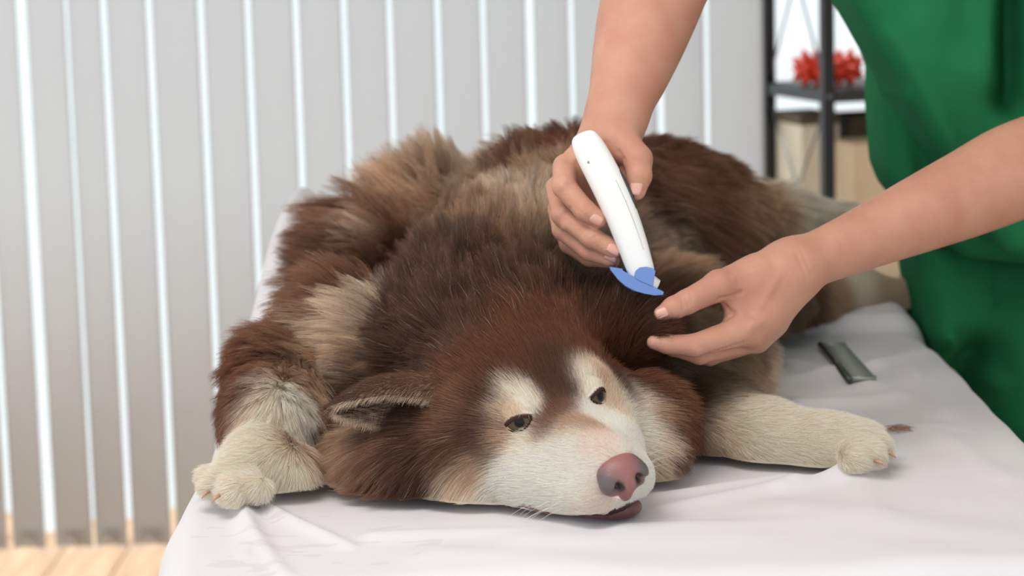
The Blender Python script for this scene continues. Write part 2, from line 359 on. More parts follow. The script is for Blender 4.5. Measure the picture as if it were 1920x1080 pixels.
# boxes on the lower board
def open_box(name, x0, x1, y0, y1, z0, z1, m, label, cat, lidm=None):
    e = empty(name, ((x0 + x1) / 2, (y0 + y1) / 2, z0)); tag(e, label, cat); t = 0.006; hx, hy, hz = (x1 - x0) / 2, (y1 - y0) / 2, z1 - z0
    box_obj('side_panel', -hx, -hx + t, -hy, hy, 0, hz, m, e, 0.001); box_obj('side_panel', hx - t, hx, -hy, hy, 0, hz, m, e, 0.001)
    box_obj('front_panel', -hx + t, hx - t, -hy, -hy + t, 0, hz, m, e, 0.001); box_obj('back_panel', -hx + t, hx - t, hy - t, hy, 0, hz, m, e, 0.001)
    box_obj('bottom_panel', -hx + t, hx - t, -hy + t, hy - t, 0, t, m, e)
    if lidm: box_obj('lid', -hx - 0.004, hx + 0.004, -hy - 0.004, hy + 0.004, hz, hz + 0.022, lidm, e, 0.003)
    return e
rzs = su.rotation_euler.z
def shelf_box(px0, px1, pyt, y0, y1, m, label, lid=None):
    pl, pr = P(px0, pyt, 5.05), P(px1, pyt, 5.05); e = open_box('storage_box', -(pr[0] - pl[0]) / 2, (pr[0] - pl[0]) / 2, -(y1 - y0) / 2, (y1 - y0) / 2, 0.6135, pl[2], m, label, 'box', lid)
    c = shl(0, (y0 + y1) / 2, 0); xm = (pl[0] + pr[0]) / 2; q = su_M.to_3x3() @ Vector((1, 0, 0)); t = (xm - c[0]) / q.x; e.location = (xm, c[1] + q.y * t, 0.6135); e.rotation_euler = (0, 0, rzs); return e
shelf_box(1484, 1560, 236, 0.16, 0.31, M_cream, 'cream storage box with thin dark lid, behind the black front post', M_olive)
shelf_box(1566, 1760, 262, 0.02, 0.15, M_box, 'tan cardboard box on the lower shelf, under the red toy')
shelf_box(1580, 1760, 222, 0.17, 0.31, M_olive, 'dark olive box added behind the tan cardboard box as the shadowed gap above it')  # made-up box, its dark colour stands for the shadowed gap over the tan one
# ------------------------------------------------------------------ treatment bed and its sheet
XL, XR, YN, YF = -0.338, 0.560, 2.03, 3.60
bed = empty('treatment_bed', (0.12, 2.85, 0)); tag(bed, 'padded treatment bed under a white sheet', 'bed')
bm = bmesh.new(); add_box(bm, XL + 0.02 - 0.12, XR - 0.02 - 0.12, YN + 0.02 - 2.85, YF - 0.02 - 2.85, TZ - 0.10, TZ - 0.022, 0.02); bm_obj('mattress', bm, M_padding, bed, True)
box_obj('frame', XL + .05 - .12, XR - .05 - .12, YN + .05 - 2.85, YF - .05 - 2.85, TZ - 0.15, TZ - 0.101, M_steel, bed, 0.004)
for x in (XL + .1 - .12, XR - .1 - .12):
    for y in (YN + .1 - 2.85, YF - .1 - 2.85): box_obj('leg', x - .025, x + .025, y - .025, y + .025, 0, TZ - 0.151, M_steel, bed, 0.004)
def seg_dist(X, Y, a, b):
    e = b - a; t = np.clip(((X - a[0]) * e[0] + (Y - a[1]) * e[1]) / (e @ e), 0, 1)
    return np.hypot(X - a[0] - t * e[0], Y - a[1] - t * e[1]), t
folds = [((452, 958), (500, 1075), .008, .006), ((500, 957), (640, 1020), .009, .007), ((470, 965), (440, 1040), .010, .004), ((1605, 893), (1470, 925), .014, .010), ((1600, 893), (1640, 960), .02, .005),
         ((1480, 915), (1240, 960), .015, .006), ((1470, 900), (1200, 935), .010, .004), ((1180, 1000), (1500, 985), .02, .004), ((700, 1005), (1000, 1000), .016, .004), ((1000, 1020), (1400, 1010), .03, .005),
         ((1560, 700), (1760, 780), .02, .006), ((1640, 690), (1735, 660), .018, .007), ((1700, 700), (1790, 800), .015, .006), ((1500, 760), (1680, 750), .02, .005), ((1450, 680), (1530, 690), .02, .005), ((1740, 800), (1880, 900), .02, .005), ((1500, 960), (1900, 1000), .04, .004), ((820, 1040), (1100, 1060), .03, .004)]
def sheet_h(X, Y):
    z = np.zeros_like(X)
    for a, b, wd, am in folds:
        d, t = seg_dist(X, Y, T(*a)[:2], T(*b)[:2]); z += 1.5 * am * np.exp(-(d / wd) ** 2) * (1 - 0.6 * t)
    pn = np.stack([X.ravel(), Y.ravel(), 0 * X.ravel()], 1)
    z += 0.008 * (hash_noise(pn, 5.0, 3).reshape(X.shape) - 0.5) + 0.003 * (hash_noise(pn, 14, 5).reshape(X.shape) - 0.5)
    sm = lambda v, a, b: np.clip((v - a) / (b - a), 0, 1) ** 2 * (3 - 2 * np.clip((v - a) / (b - a), 0, 1))
    z += 0.022 * sm(Y, 3.24, 3.275) * sm(X, 0.1, 0.3)                      # padded rear section
    z += 0.185 * sm(Y, 2.55, 3.40) * sm(-X, 0.17, 0.31)                    # raised rear corner on the left
    return z
def fold_edge(s, a, b, r=0.035):                         # arclength along a profile that turns down at a and b
    x = np.clip(s, a + r, b - r); q = np.maximum(s - (b - r), 0); p = np.maximum((a + r) - s, 0); L = r * math.pi / 2
    def turn(u): th = np.clip(u / r, 0, math.pi / 2); return r * np.sin(th), r * (1 - np.cos(th)) + np.maximum(u - L, 0)
    ox, dz = turn(q); oxp, dzp = turn(p)
    return x + ox - oxp, dz + dzp
S = np.concatenate([np.linspace(XL - 0.30, XL, 26)[:-1], np.linspace(XL, XR, 200), np.linspace(XR, XR + 0.30, 26)[1:]])
U = np.concatenate([np.linspace(YN - 0.25, YN, 20)[:-1], np.linspace(YN, YF, 260), np.linspace(YF, YF + 0.2, 18)[1:]])
SS, UU = np.meshgrid(S, U, indexing='ij'); x, dx = fold_edge(SS, XL, XR); y, dy = fold_edge(UU, YN, YF)
drop = np.maximum(dx, dy)
hh = sheet_h(x, y); bell = np.clip(drop / 0.25, 0, 1)
z = TZ - drop + hh * (1 - np.clip(drop / 0.06, 0, 1) * 0.8)
x = x + np.sign(SS - 0.1) * bell * (0.025 + 0.012 * np.sin(UU * 34 + 2 * np.sin(UU * 9))) * (dx >= dy)
y = y - bell * (0.02 + 0.012 * np.sin(SS * 40)) * (dy > dx) * np.sign(2.85 - UU)
x = x + 0.022 * np.clip((2.26 - y) / 0.26, 0, 1) * np.clip((0.1 - x) / 0.3, 0, 1)
V = np.stack([x, y, z], 2).reshape(-1, 3); nU = len(U); ii, jj = np.meshgrid(np.arange(len(S) - 1), np.arange(nU - 1), indexing='ij'); a = (ii * nU + jj).ravel()
sheet = mesh_obj('bed_sheet', V, np.stack([a, a + nU, a + nU + 1, a + 1], 1), M_sheet); tag(sheet, 'rumpled white sheet draped over the bed under the dog', 'bed sheet')
md = sheet.modifiers.new('solid', 'SOLIDIFY'); md.thickness = 0.0012; md.offset = -1
def on_sheet(px, py):
    p = T(px, py); 
    for _ in range(3):
        h = float(sheet_h(np.array([[p[0]]]), np.array([[p[1]]]))[0, 0]); p = T(px, py, TZ + h)
    return p

# ------------------------------------------------------------------ the dog
O = P(1050, 768, 2.265)
Fv = np.array([0.43, -0.89, -0.13]); Fv /= np.linalg.norm(Fv)
Rv = np.array([0.80, 0.42, 0.27]); Rv -= Fv * (Rv @ Fv); Rv /= np.linalg.norm(Rv)
Uv = np.cross(Rv, Fv); Uv = Uv if Uv[2] > 0 else -Uv
HB = np.stack([Rv, Fv, Uv], 1)
def Hd(a, b, c): return O + HB @ np.array([a, b, c])
lo = np.array([-0.42, 2.05, TZ - 0.03]); hi = np.array([0.66, 3.62, TZ + 0.42])
DF = Field(lo, hi, 0.0055)
def Sp(px, py, Y, r): return (P(px, py, Y), rp(r, Y))
K = 0.06
DF.chain([Sp(880, 650, 2.55, 150), Sp(960, 565, 2.70, 165), Sp(1060, 470, 2.92, 180), Sp(1220, 470, 3.08, 165), Sp(1320, 520, 3.18, 125)], K)
for s in (Sp(700, 490, 2.90, 100), Sp(810, 410, 2.95, 95), Sp(1300, 430, 3.12, 110), Sp(640, 610, 2.66, 85), Sp(700, 700, 2.60, 120), Sp(1060, 760, 2.62, 130), Sp(1205, 690, 2.60, 110), Sp(1270, 610, 2.78, 110), Sp(1350, 590, 2.95, 75), Sp(1430, 545, 3.15, 70), Sp(900, 640, 2.75, 150), Sp(1140, 620, 2.51, 82), Sp(1225, 690, 2.54, 66), Sp(600, 830, 2.52, 62), Sp(1370, 690, 2.72, 68), Sp(1320, 690, 2.66, 75)):
    DF.rc(s[0], s[0] + 1e-4, s[1], s[1], 0.05)
DF.chain([Sp(1420, 560, 3.2, 66), Sp(1530, 565, 3.3, 42), Sp(1610, 552, 3.36, 34), Sp(1692, 556, 3.38, 30)], 0.03)         # far hind leg
DF.chain([Sp(1350, 440, 3.25, 60), Sp(1450, 418, 3.33, 46), Sp(1580, 432, 3.40, 38)], 0.03)                                     # tail
DF.chain([Sp(1240, 740, 2.56, 80), Sp(1340, 790, 2.50, 66), Sp(1440, 824, 2.45, 56), Sp(1540, 838, 2.42, 50), Sp(1605, 838, 2.41, 50)], 0.03)   # front leg on the right
for tx, ty, tY, r in ((1628, 822, 2.44, 27), (1640, 838, 2.40, 28), (1628, 855, 2.37, 27), (1600, 862, 2.36, 24)): DF.rc(P(1590, 838, 2.41), P(tx, ty, tY), rp(34, 2.4), rp(r, 2.4), 0.006)
DF.chain([Sp(610, 660, 2.62, 78), Sp(515, 705, 2.54, 56), Sp(495, 790, 2.45, 57), Sp(495, 870, 2.39, 48), Sp(440, 902, 2.33, 40)], 0.03)
DF.rc(P(490, 885, 2.36), P(535, 888, 2.36), rp(44, 2.36), rp(38, 2.36), 0.04)          # front leg on the left
for tx, ty, tY, r in ((402, 893, 2.35, 24), (406, 912, 2.30, 26), (440, 922, 2.28, 26), (480, 915, 2.29, 24)): DF.rc(P(450, 900, 2.34), P(tx, ty, tY), rp(30, 2.3), rp(r, 2.3), 0.005)
# head in its own frame: a to its side, b along the muzzle, c up
I3 = HB
DF.ell(Hd(0, -0.090, -0.045), HB, (0.086, 0.090, 0.072), 0.04)
DF.rc(Hd(0, -0.10, -0.04), P(930, 650, 2.5), 0.080, 0.090, 0.04)                                    # neck
for sgn in (-1, 1):
    DF.ell(Hd(sgn * 0.064, -0.075, -0.075), HB, (0.050, 0.058, 0.055), 0.03)                        # cheeks
    DF.rc(Hd(sgn * 0.024, -0.026, -0.008), Hd(sgn * 0.050, -0.040, -0.012), 0.019, 0.018, 0.02)     # brow
    DF.rc(Hd(sgn * 0.034, -0.005, -0.064), Hd(sgn * 0.0195, 0.086, -0.050), 0.036, 0.0212, 0.012)     # flews
    DF.rc(Hd(sgn * 0.052, -0.040, -0.050), Hd(sgn * 0.036, 0.015, -0.048), 0.030, 0.026, 0.02)
DF.rc(Hd(0, -0.02, -0.026), Hd(0, 0.090, -0.027), 0.029, 0.021, 0.02)                                # bridge
DF.rc(Hd(0, -0.01, -0.055), Hd(0, 0.085, -0.042), 0.046, 0.025, 0.015)
DF.rc(Hd(0, -0.03, -0.092), Hd(0, 0.066, -0.084), 0.034, 0.015, 0.012)                               # jaw
DF.rc(Hd(-0.030, 0.096, -0.082), Hd(0.030, 0.096, -0.085), 0.0125, 0.0125, 0.004, 's')
DF.rc(P(750, 885, 2.37), P(700, 880, 2.42), rp(82, 2.37), rp(75, 2.42), 0.04)                        # mane on the left
DF.rc(P(830, 830, 2.40), P(790, 890, 2.36), rp(105, 2.40), rp(78, 2.36), 0.04)
DF.rc(P(1205, 785, 2.40), P(1215, 845, 2.36), rp(72, 2.40), rp(56, 2.36), 0.03)                      # mane on the right
DF.rc(P(800, 775, 2.40), P(770, 775, 2.40), .030, .022, 0.02)
e2b, e2t = P(1150, 640, 2.47), P(1231, 617, 2.432)
for q in np.linspace(0, 1, 6):
    c = e2b * (1 - q) + e2t * q; wv = 0.026 * (1 - q) ** 0.8 + 0.003
    DF.rc(c + np.array([0, 0.01, wv]), c + np.array([0, 0, -wv]), 0.009, 0.009, 0.008)
DF.floor(TZ + 0.006)
dV, dF = DF.mesh(3)
# keep the body above the sheet
M_coat = attr_mat('coat_skin', 'coat', 0.8)
dog = mesh_obj('dog', dV, dF, M_coat); tag(dog, 'large brown and cream long-haired dog lying on the white sheet', 'dog')
dbvh = BVHTree.FromPolygons([Vector(v) for v in dV.tolist()], dF.tolist())
nrm = np.empty(len(dV) * 3, np.float32); dog.data.vertices.foreach_get('normal', nrm); nrm = nrm.reshape(-1, 3)
def hit(px, py):
    o = Vector((0, 0, CZ)); d = Vector(ray(px, py)).normalized(); r = dbvh.ray_cast(o, d)
    return (np.array(r[0]), np.array(r[1])) if r[0] is not None else None
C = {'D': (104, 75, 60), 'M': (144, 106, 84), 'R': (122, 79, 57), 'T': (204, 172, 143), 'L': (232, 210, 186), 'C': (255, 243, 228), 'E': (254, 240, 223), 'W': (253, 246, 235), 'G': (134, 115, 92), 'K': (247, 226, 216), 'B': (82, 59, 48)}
# x, y, colour, length mm, flow angle in degrees (0 right, 90 down), lift
MK = [(1060,860,'W',10,190,.25),(1000,870,'W',9,185,.3),(1085,920,'W',9,180,.3),(950,895,'W',14,175,.3),(905,935,'C',20,130,.35),(1115,962,'K',3,180,.3),(1040,955,'W',9,160,.3),(1135,920,'K',3,180,.3),(1198,835,'W',4,330,.3),(1095,880,'W',8,190,.25),
 (1205,905,'W',5,30,.3),(1090,795,'T',6,225,.2),(1060,765,'M',8,235,.25),(1125,830,'K',4,225,.2),(1030,830,'W',10,200,.25),(1075,820,'W',6,215,.2),(1130,785,'W',5,250,.2),(1165,805,'W',5,290,.2),(1180,770,'C',12,330,.3),(1215,820,'C',14,10,.3),(1228,880,'L',20,40,.35),
 (1145,748,'L',8,300,.2),(1172,738,'D',12,320,.3),(1192,750,'C',12,330,.3),(985,738,'C',9,240,.3),(962,735,'C',9,230,.3),(1006,758,'C',7,250,.3),(945,775,'L',9,210,.3),(990,755,'C',8,240,.3),(1098,698,'C',8,275,.3),(1106,725,'C',7,280,.3),(1126,710,'T',8,310,.3),(1115,690,'L',8,290,.3),
 (950,822,'T',11,180,.3),(915,830,'D',18,170,.35),(905,870,'T',20,140,.35),(985,835,'C',9,195,.3),(930,850,'G',16,165,.35),(1025,812,'M',6,220,.2),(1040,745,'D',10,255,.3),(1060,735,'D',10,265,.3),(1040,690,'D',14,262,.3),(1040,650,'R',18,265,.35),(980,690,'R',18,240,.35),(920,700,'R',22,225,.35),(1000,610,'R',26,262,.4),(1100,640,'R',22,290,.35),
 (1150,690,'R',22,320,.35),(1200,720,'R',30,345,.4),(1190,640,'D',28,335,.4),(925,750,'D',18,210,.3),(905,800,'D',24,180,.35),(870,840,'D',30,150,.4),(930,790,'D',12,200,.3),(850,760,'M',28,200,.4),(860,700,'R',26,220,.4),
 (800,850,'D',42,125,.45),(820,920,'B',42,105,.4),(760,945,'B',45,105,.4),(872,890,'L',28,105,.35),(862,935,'C',28,100,.35),(720,925,'M',45,110,.4),(670,905,'T',46,120,.4),(645,855,'T',45,140,.45),(610,830,'T',45,150,.45),(720,865,'M',42,120,.45),(770,880,'D',42,115,.4),
 (1245,790,'R',26,10,.4),(1256,850,'R',28,45,.4),(1225,770,'T',18,350,.35),(1240,830,'L',18,30,.35),(1270,770,'R',40,10,.45),(1285,840,'R',40,50,.45),(1262,900,'R',34,75,.4),(1240,915,'T',24,70,.4),(1250,725,'D',38,0,.45),(860,630,'D',42,235,.45),(800,690,'D',42,200,.45),(760,600,'D',52,215,.45),(900,560,'D',52,260,.45),(1000,545,'D',48,270,.45),(1100,560,'B',42,290,.45),(1180,570,'D',40,310,.4),(1060,590,'R',32,275,.45),
 (690,610,'L',58,195,.55),(630,640,'L',58,180,.6),(600,690,'T',58,165,.55),(650,690,'L',55,180,.55),(700,660,'T',50,190,.5),(560,600,'M',52,185,.5),(745,530,'D',56,225,.5),(850,490,'D',56,250,.5),(960,480,'M',56,272,.5),(900,440,'T',52,262,.55),(980,450,'T',52,278,.55),(1030,500,'G',48,290,.5),(1110,510,'G',42,300,.45),(700,470,'M',58,215,.55),(650,510,'M',55,200,.55),(610,550,'M',50,190,.5),(1050,440,'L',45,290,.5),
 (500,615,'R',36,165,.4),(455,690,'R',28,120,.4),(450,745,'R',22,115,.35),(438,780,'M',18,115,.35),(540,650,'M',44,165,.5),(565,720,'T',48,150,.5),(495,770,'E',22,115,.35),(545,760,'C',34,130,.4),(475,830,'E',13,150,.3),(565,820,'M',28,120,.4),(430,885,'E',13,175,.3),(520,880,'E',13,110,.3),(480,915,'E',12,110,.3),(402,905,'E',10,180,.3),(545,895,'E',13,100,.3),
 (700,735,'D',14,190,.3),(760,755,'D',16,190,.3),(650,742,'D',12,190,.3),(700,800,'L',14,110,.3),(680,785,'L',12,130,.3),(720,700,'M',30,195,.45),(640,720,'T',30,190,.45),(670,380,'D',76,220,.72),(725,340,'D',72,235,.75),(780,355,'T',66,232,.7),(800,405,'T',56,222,.6),(740,425,'M',56,215,.6),(850,375,'T',54,235,.55),(900,335,'L',54,240,.55),(700,440,'L',50,210,.6),(640,430,'M',72,200,.7),(660,470,'D',64,200,.65),
 (950,385,'L',50,260,.55),(1040,395,'L',46,280,.5),(1000,360,'T',50,265,.5),(960,310,'M',54,245,.5),(850,300,'D',60,245,.68),(950,262,'D',60,240,.65),(1050,245,'D',58,250,.65),(1000,290,'R',52,245,.5),(1085,265,'R',50,265,.5),(880,420,'M',54,250,.5),
 (1240,290,'R',44,320,.45),(1300,320,'M',42,350,.45),(1250,370,'M',42,0,.45),(1320,400,'M',42,10,.45),(1270,450,'G',42,5,.45),(1380,400,'T',42,15,.45),(1240,485,'L',38,330,.45),(1260,515,'T',36,340,.45),(1330,480,'M',40,10,.45),(1300,550,'D',38,350,.4),(1390,450,'M',40,20,.45),(1230,420,'D',40,350,.45),(1350,540,'G',38,10,.4),(1230,560,'D',36,320,.4),
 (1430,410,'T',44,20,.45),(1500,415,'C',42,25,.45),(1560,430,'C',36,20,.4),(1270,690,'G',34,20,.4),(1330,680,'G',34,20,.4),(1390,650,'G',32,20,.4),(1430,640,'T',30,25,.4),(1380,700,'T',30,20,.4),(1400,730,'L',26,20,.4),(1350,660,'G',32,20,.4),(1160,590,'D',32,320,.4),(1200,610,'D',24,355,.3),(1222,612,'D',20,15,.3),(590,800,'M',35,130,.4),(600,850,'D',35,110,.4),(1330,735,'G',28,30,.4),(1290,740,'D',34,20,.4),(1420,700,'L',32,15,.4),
 (1370,775,'E',18,20,.35),(1345,840,'L',17,30,.35),(1420,815,'E',14,10,.3),(1500,825,'E',12,10,.3),(1580,820,'E',12,20,.3),(1640,835,'E',10,40,.3),(1540,865,'E',12,20,.3),(1450,560,'G',34,30,.4),(1500,550,'M',32,40,.4),(1510,590,'B',30,60,.4),(1560,560,'T',20,20,.35),(1600,540,'E',11,5,.3),(1680,555,'L',10,0,.3),(1640,570,'L',10,0,.3)]
mp, mc, ml, mdv, mlift = [], [], [], [], []
cr, cu = CMn[:, 0], CMn[:, 1]
for (x_, y_, c_, l_, a_, f_) in MK:
    h_ = hit(x_, y_)
    if h_ is None: continue
    q, nq = h_; g = math.radians(a_); dv = cr * math.cos(g) - cu * math.sin(g); dv = dv - nq * (dv @ nq); dv /= np.linalg.norm(dv) + 1e-9
    mp.append(q); mc.append(lin(C[c_])); ml.append(l_ * .001); mdv.append(dv); mlift.append(f_)
mp, mc, ml, mdv, mlift = [np.array(q, np.float32) for q in (mp, mc, ml, mdv, mlift)]
# each mark reaches about as far as its nearest neighbours
mp = (mp - O).astype(np.float32); dm = np.sqrt(((mp[:, None] - mp[None]) ** 2).sum(2)); np.fill_diagonal(dm, 9); ms = np.clip(np.sort(dm, 1)[:, :2].mean(1), 0.010, 0.06).astype(np.float32)
def coat(pts, sharp=0.62):
    C_, L_, Dv, Lf = [], [], [], []
    for i in range(0, len(pts), 20000):
        q = (pts[i:i + 20000] - O).astype(np.float32); d2 = np.maximum((q * q).sum(1)[:, None] + (mp * mp).sum(1)[None] - 2 * q @ mp.T, 0)
        e = -d2 / (ms * sharp) ** 2; e -= e.max(1, keepdims=True); wc = np.exp(e); wc /= wc.sum(1, keepdims=True)
        e2 = -d2 / (ms * 1.1) ** 2; e2 -= e2.max(1, keepdims=True); wd = np.exp(e2); wd /= wd.sum(1, keepdims=True)
        C_.append(wc @ mc); L_.append(wd @ ml); Dv.append(wd @ mdv); Lf.append(wd @ mlift)
    return np.concatenate(C_), np.concatenate(L_), np.concatenate(Dv), np.concatenate(Lf)
cv, lv, _, _ = coat(dV)
ca = dog.data.color_attributes.new('coat', 'FLOAT_COLOR', 'POINT'); ca.data.foreach_set('color', np.concatenate([cv * 0.9, np.ones((len(cv), 1))], 1).astype(np.float32).ravel())

# fur
def grow_fur(name, N, seed, dV, dF, nrm, lv, coat, parent, NP=6):
    g = np.random.default_rng(seed)
    tri = np.concatenate([dF[:, [0, 1, 2]], dF[:, [0, 2, 3]]]); A, B, Cc = dV[tri[:, 0]], dV[tri[:, 1]], dV[tri[:, 2]]
    cen = (A + B + Cc) / 3; nn = np.cross(B - A, Cc - A); ar = np.linalg.norm(nn, axis=1) / 2; nn /= (2 * ar[:, None] + 1e-12)
    tl_ = (lv[tri[:, 0]]); wgt = ar * np.clip((0.030 / np.clip(tl_, 0.006, 0.06)) ** 0.9, 0.6, 4.0) * (nn[:, 2] > -0.75) * (cen[:, 2] > TZ + 0.008)
    view = np.array([0, 0, CZ]) - cen; view /= np.linalg.norm(view, axis=1)[:, None]; facing = (nn * view).sum(1)
    wgt = wgt * np.where(facing > -0.25, 1.0, 0.35)
    # bare places: nose, lips, eyes
    ff = g.choice(len(tri), N, p=wgt / wgt.sum()); u = g.random(N); v = g.random(N); s_ = u + v > 1; u[s_] = 1 - u[s_]; v[s_] = 1 - v[s_]
    R0 = A[ff] + u[:, None] * (B - A)[ff] + v[:, None] * (Cc - A)[ff]
    nv = nrm[tri[ff, 0]] * (1 - u - v)[:, None] + nrm[tri[ff, 1]] * u[:, None] + nrm[tri[ff, 2]] * v[:, None]; nv /= np.linalg.norm(nv, axis=1)[:, None] + 1e-9
    keep = np.ones(N, bool)
    for c_, r_ in bare: keep &= ((R0 - c_) ** 2).sum(1) > r_ * r_
    R0, nv = R0[keep], nv[keep]; N = len(R0)
    col, ln, dv, lf = coat(R0 + g.normal(0, 0.0022, R0.shape))
    dv = dv - nv * (dv * nv).sum(1)[:, None]; dv /= np.linalg.norm(dv, axis=1)[:, None] + 1e-6
    # loose locks
    def clump(size):
        key = np.floor((R0 + 0.35 * size * np.sin(R0[:, [1, 2, 0]] / size * 1.7)) / size).astype(np.int64)
        k = (key[:, 0] * 73856093) ^ (key[:, 1] * 19349663) ^ (key[:, 2] * 83492791); _, first, inv = np.unique(k, return_index=True, return_inverse=True)
        return first, inv
    f1, i1 = clump(0.0065); f2, i2 = clump(0.019)
    long = np.clip((ln - 0.014) / 0.035, 0, 1)
    rnd1 = g.normal(0, 1, (len(f1), 3)); rnd2 = g.normal(0, 1, (len(f2), 3))
    flow = dv + long[:, None] * (0.16 * rnd1[i1] + 0.22 * rnd2[i2]) + g.normal(0, 0.10, dv.shape) + 0.25 * long[:, None] * (np.stack([hash_noise(R0, 16, q) for q in (1, 2, 3)], 1) - 0.5) * 2
    dirn = flow * (1 - lf[:, None] * 0.55) + nv * (lf[:, None] * 1.15); dirn /= np.linalg.norm(dirn, axis=1)[:, None]
    L = ln * g.uniform(0.72, 1.15, N) * (1 + 0.15 * rnd2[i2, 0] * long)
    t = np.linspace(0, 1, NP)[None, :, None]
    sag = (-nv * 0.30 * lf[:, None] - np.array([0, 0, 0.22]) * long[:, None] + dv * 0.30)
    PT = R0[:, None, :] + L[:, None, None] * (dirn[:, None, :] * t + sag[:, None, :] * t * t * 0.6)
    curl = g.normal(0, 1, (N, 1, 3)) * (0.020 * L[:, None, None]); PT += curl * np.sin(t * g.uniform(3, 8, (N, 1, 1)) + g.uniform(0, 6, (N, 1, 1))) * t
    # gather to the lock's leading hair
    for first, inv, amt in ((f2, i2, 0.30), (f1, i1, 0.62)):
        tgt = PT[first][inv]; off = R0 - R0[first][inv]
        wq = (amt * long[:, None, None]) * (t ** 1.5); PT = PT * (1 - wq) + (tgt + off[:, None, :] * 0.25) * wq
    zmin = TZ + 0.010 + 0.0 * PT[:, :, 2]; low = PT[:, :, 2] < zmin; PT[:, :, 2] = np.where(low, zmin + 0.002 * g.random(PT[:, :, 2].shape), PT[:, :, 2])
    # colour
    val = 1 + 0.13 * g.normal(0, 1, N) + long * (0.16 * rnd1[i1, 1] + 0.10 * rnd2[i2, 1]) + 0.5 * long * (hash_noise(R0, 22, 9) - 0.5)
    val = np.clip(val, 0.45, 1.7)[:, None]; col = col * val
    pale = (g.random(N) < 0.02) & (long > 0.4); col[pale] = col[pale] * 0.4 + lin((226, 205, 175)) * 0.6
    col = np.clip(col, 0.004, 0.92)
    hc = bpy.data.hair_curves.new(name); hc.add_curves([NP] * N)
    hc.position_data.foreach_set('vector', PT.astype(np.float32).ravel())
    rad = hc.attributes.get('radius') or hc.attributes.new('radius', 'FLOAT', 'POINT')
    base = np.where(ln > 0.02, 0.00018, 0.00014)[:, None] * g.uniform(0.75, 1.2, (N, 1)); rad.data.foreach_set('value', (base * (1 - 0.8 * np.linspace(0, 1, NP)[None, :] ** 1.5)).astype(np.float32).ravel())
    cc = hc.attributes.new('coat', 'FLOAT_COLOR', 'CURVE'); cc.data.foreach_set('color', np.concatenate([col, np.ones((N, 1))], 1).astype(np.float32).ravel())
    hc.materials.append(attr_mat('fur_hair', 'coat', 0.5, True))
    o = bpy.data.objects.new(name, hc); link(o, parent); o['kind'] = 'stuff'
    return o
noseC = Hd(0, 0.108, -0.034)
def eye_at(sgn):
    h_ = hit(*((972, 792) if sgn < 0 else (1121, 743))); return h_[0] if h_ is not None else Hd(sgn * 0.042, 0, -0.02)
EYE = {sg: eye_at(sg) for sg in (-1, 1)}
bare = [(noseC, 0.0195), (EYE[-1], 0.0118), (EYE[1], 0.0100), (Hd(-0.002, 0.098, -0.080), 0.013)]
import os
FN = int(os.environ.get('FURN', 700000))
grow_fur('fur', FN, 11, dV, dF, nrm, lv, coat, dog)
# ear on the left: a curved flap, hollow side down and forward
def make_ear():
    b0, tip = P(828, 766, 2.352), P(622, 766, 2.325); ax = unit(tip - b0); fr = unit(np.array([0, -1, 0.0]) - ax * (-ax[1])); up_ = unit(np.cross(ax, fr)); up_ = up_ if up_[2] > 0 else -up_
    ns, na = 22, 20; V = []; F = []
    for side in (0, 1):
        for i in range(ns):
            q = i / (ns - 1); c = b0 + (tip - b0) * q + up_ * 0.010 * math.sin(q * math.pi) ; sc_ = (1 - q) ** 0.75 * (1 - 0.25 * math.sin(q * math.pi * 2) * 0.4) + 0.02
            for j in range(na):
                u = j / (na - 1); th = math.radians(22 + 214 * u); r = (0.031 + 0.032 * max(0, u - 0.55) / 0.45) * sc_; r -= 0.0035 * side * min(1, sc_ * 2)
                V.append(c + fr * math.cos(th) * r * 0.95 + up_ * math.sin(th) * r * 1.02)
    N_ = ns * na
    for i in range(ns - 1):
        for j in range(na - 1):
            a = i * na + j; F.append((a, a + 1, a + na + 1, a + na)); a += N_; F.append((a, a + na, a + na + 1, a + 1))
        a = i * na; F.append((a, a + na, N_ + a + na, N_ + a)); a = i * na + na - 1; F.append((a, N_ + a, N_ + a + na, a + na))
    for j in range(na - 1): a = (ns - 1) * na + j; F.append((a, a + 1, N_ + a + 1, N_ + a)); F.append((j, N_ + j, N_ + j + 1, j + 1))
    V = np.array(V); F = np.array(F); n0 = vnormals(V, F)
    cen = b0 + (tip - b0) * 0.4
    if ((V[:N_] - (b0 + ((V[:N_] - b0) @ ax)[:, None] * ax)) * n0[:N_]).sum() < 0: F = F[:, ::-1].copy(); n0 = -n0
    inner = np.zeros(len(V)); inner[N_:] = 1
    return V, F, n0, inner, ax, up_, fr
def vnormals(V, F):
    n = np.cross(V[F[:, 2]] - V[F[:, 0]], V[F[:, 3]] - V[F[:, 1]]); N_ = np.zeros_like(V)
    for j in range(4):
        for i in range(3): N_[:, i] += np.bincount(F[:, j], n[:, i], len(V))
    return N_ / (np.linalg.norm(N_, axis=1)[:, None] + 1e-12)
eV, eF, eN, einn, eax, eup, efr = make_ear()
def ear_coat(pts):
    d = ((pts[:, None].astype(np.float32) - eV[None].astype(np.float32)) ** 2).sum(2); k = d.argmin(1); i_ = einn[k][:, None]; q = np.clip(((pts - eV[0]) @ eax) / 0.09, 0, 1)[:, None]
    outer = lin(C['M']) * (1 - q) * 0.9 + lin(C['D']) * q; col = outer * (1 - i_) + lin(C['L']) * i_
    ln = (0.014 * (1 - i_) + 0.010 * i_)[:, 0]; dr = np.where(i_ > 0.5, eax * 0.5 - eup * 0.9, eax * 0.9 - efr * 0.1); return col, ln, dr, np.full(len(pts), 0.28)
ear = mesh_obj('ear', eV, eF, M_coat, dog); ear['label'] = 'brown ear with pale inside, flopped sideways'
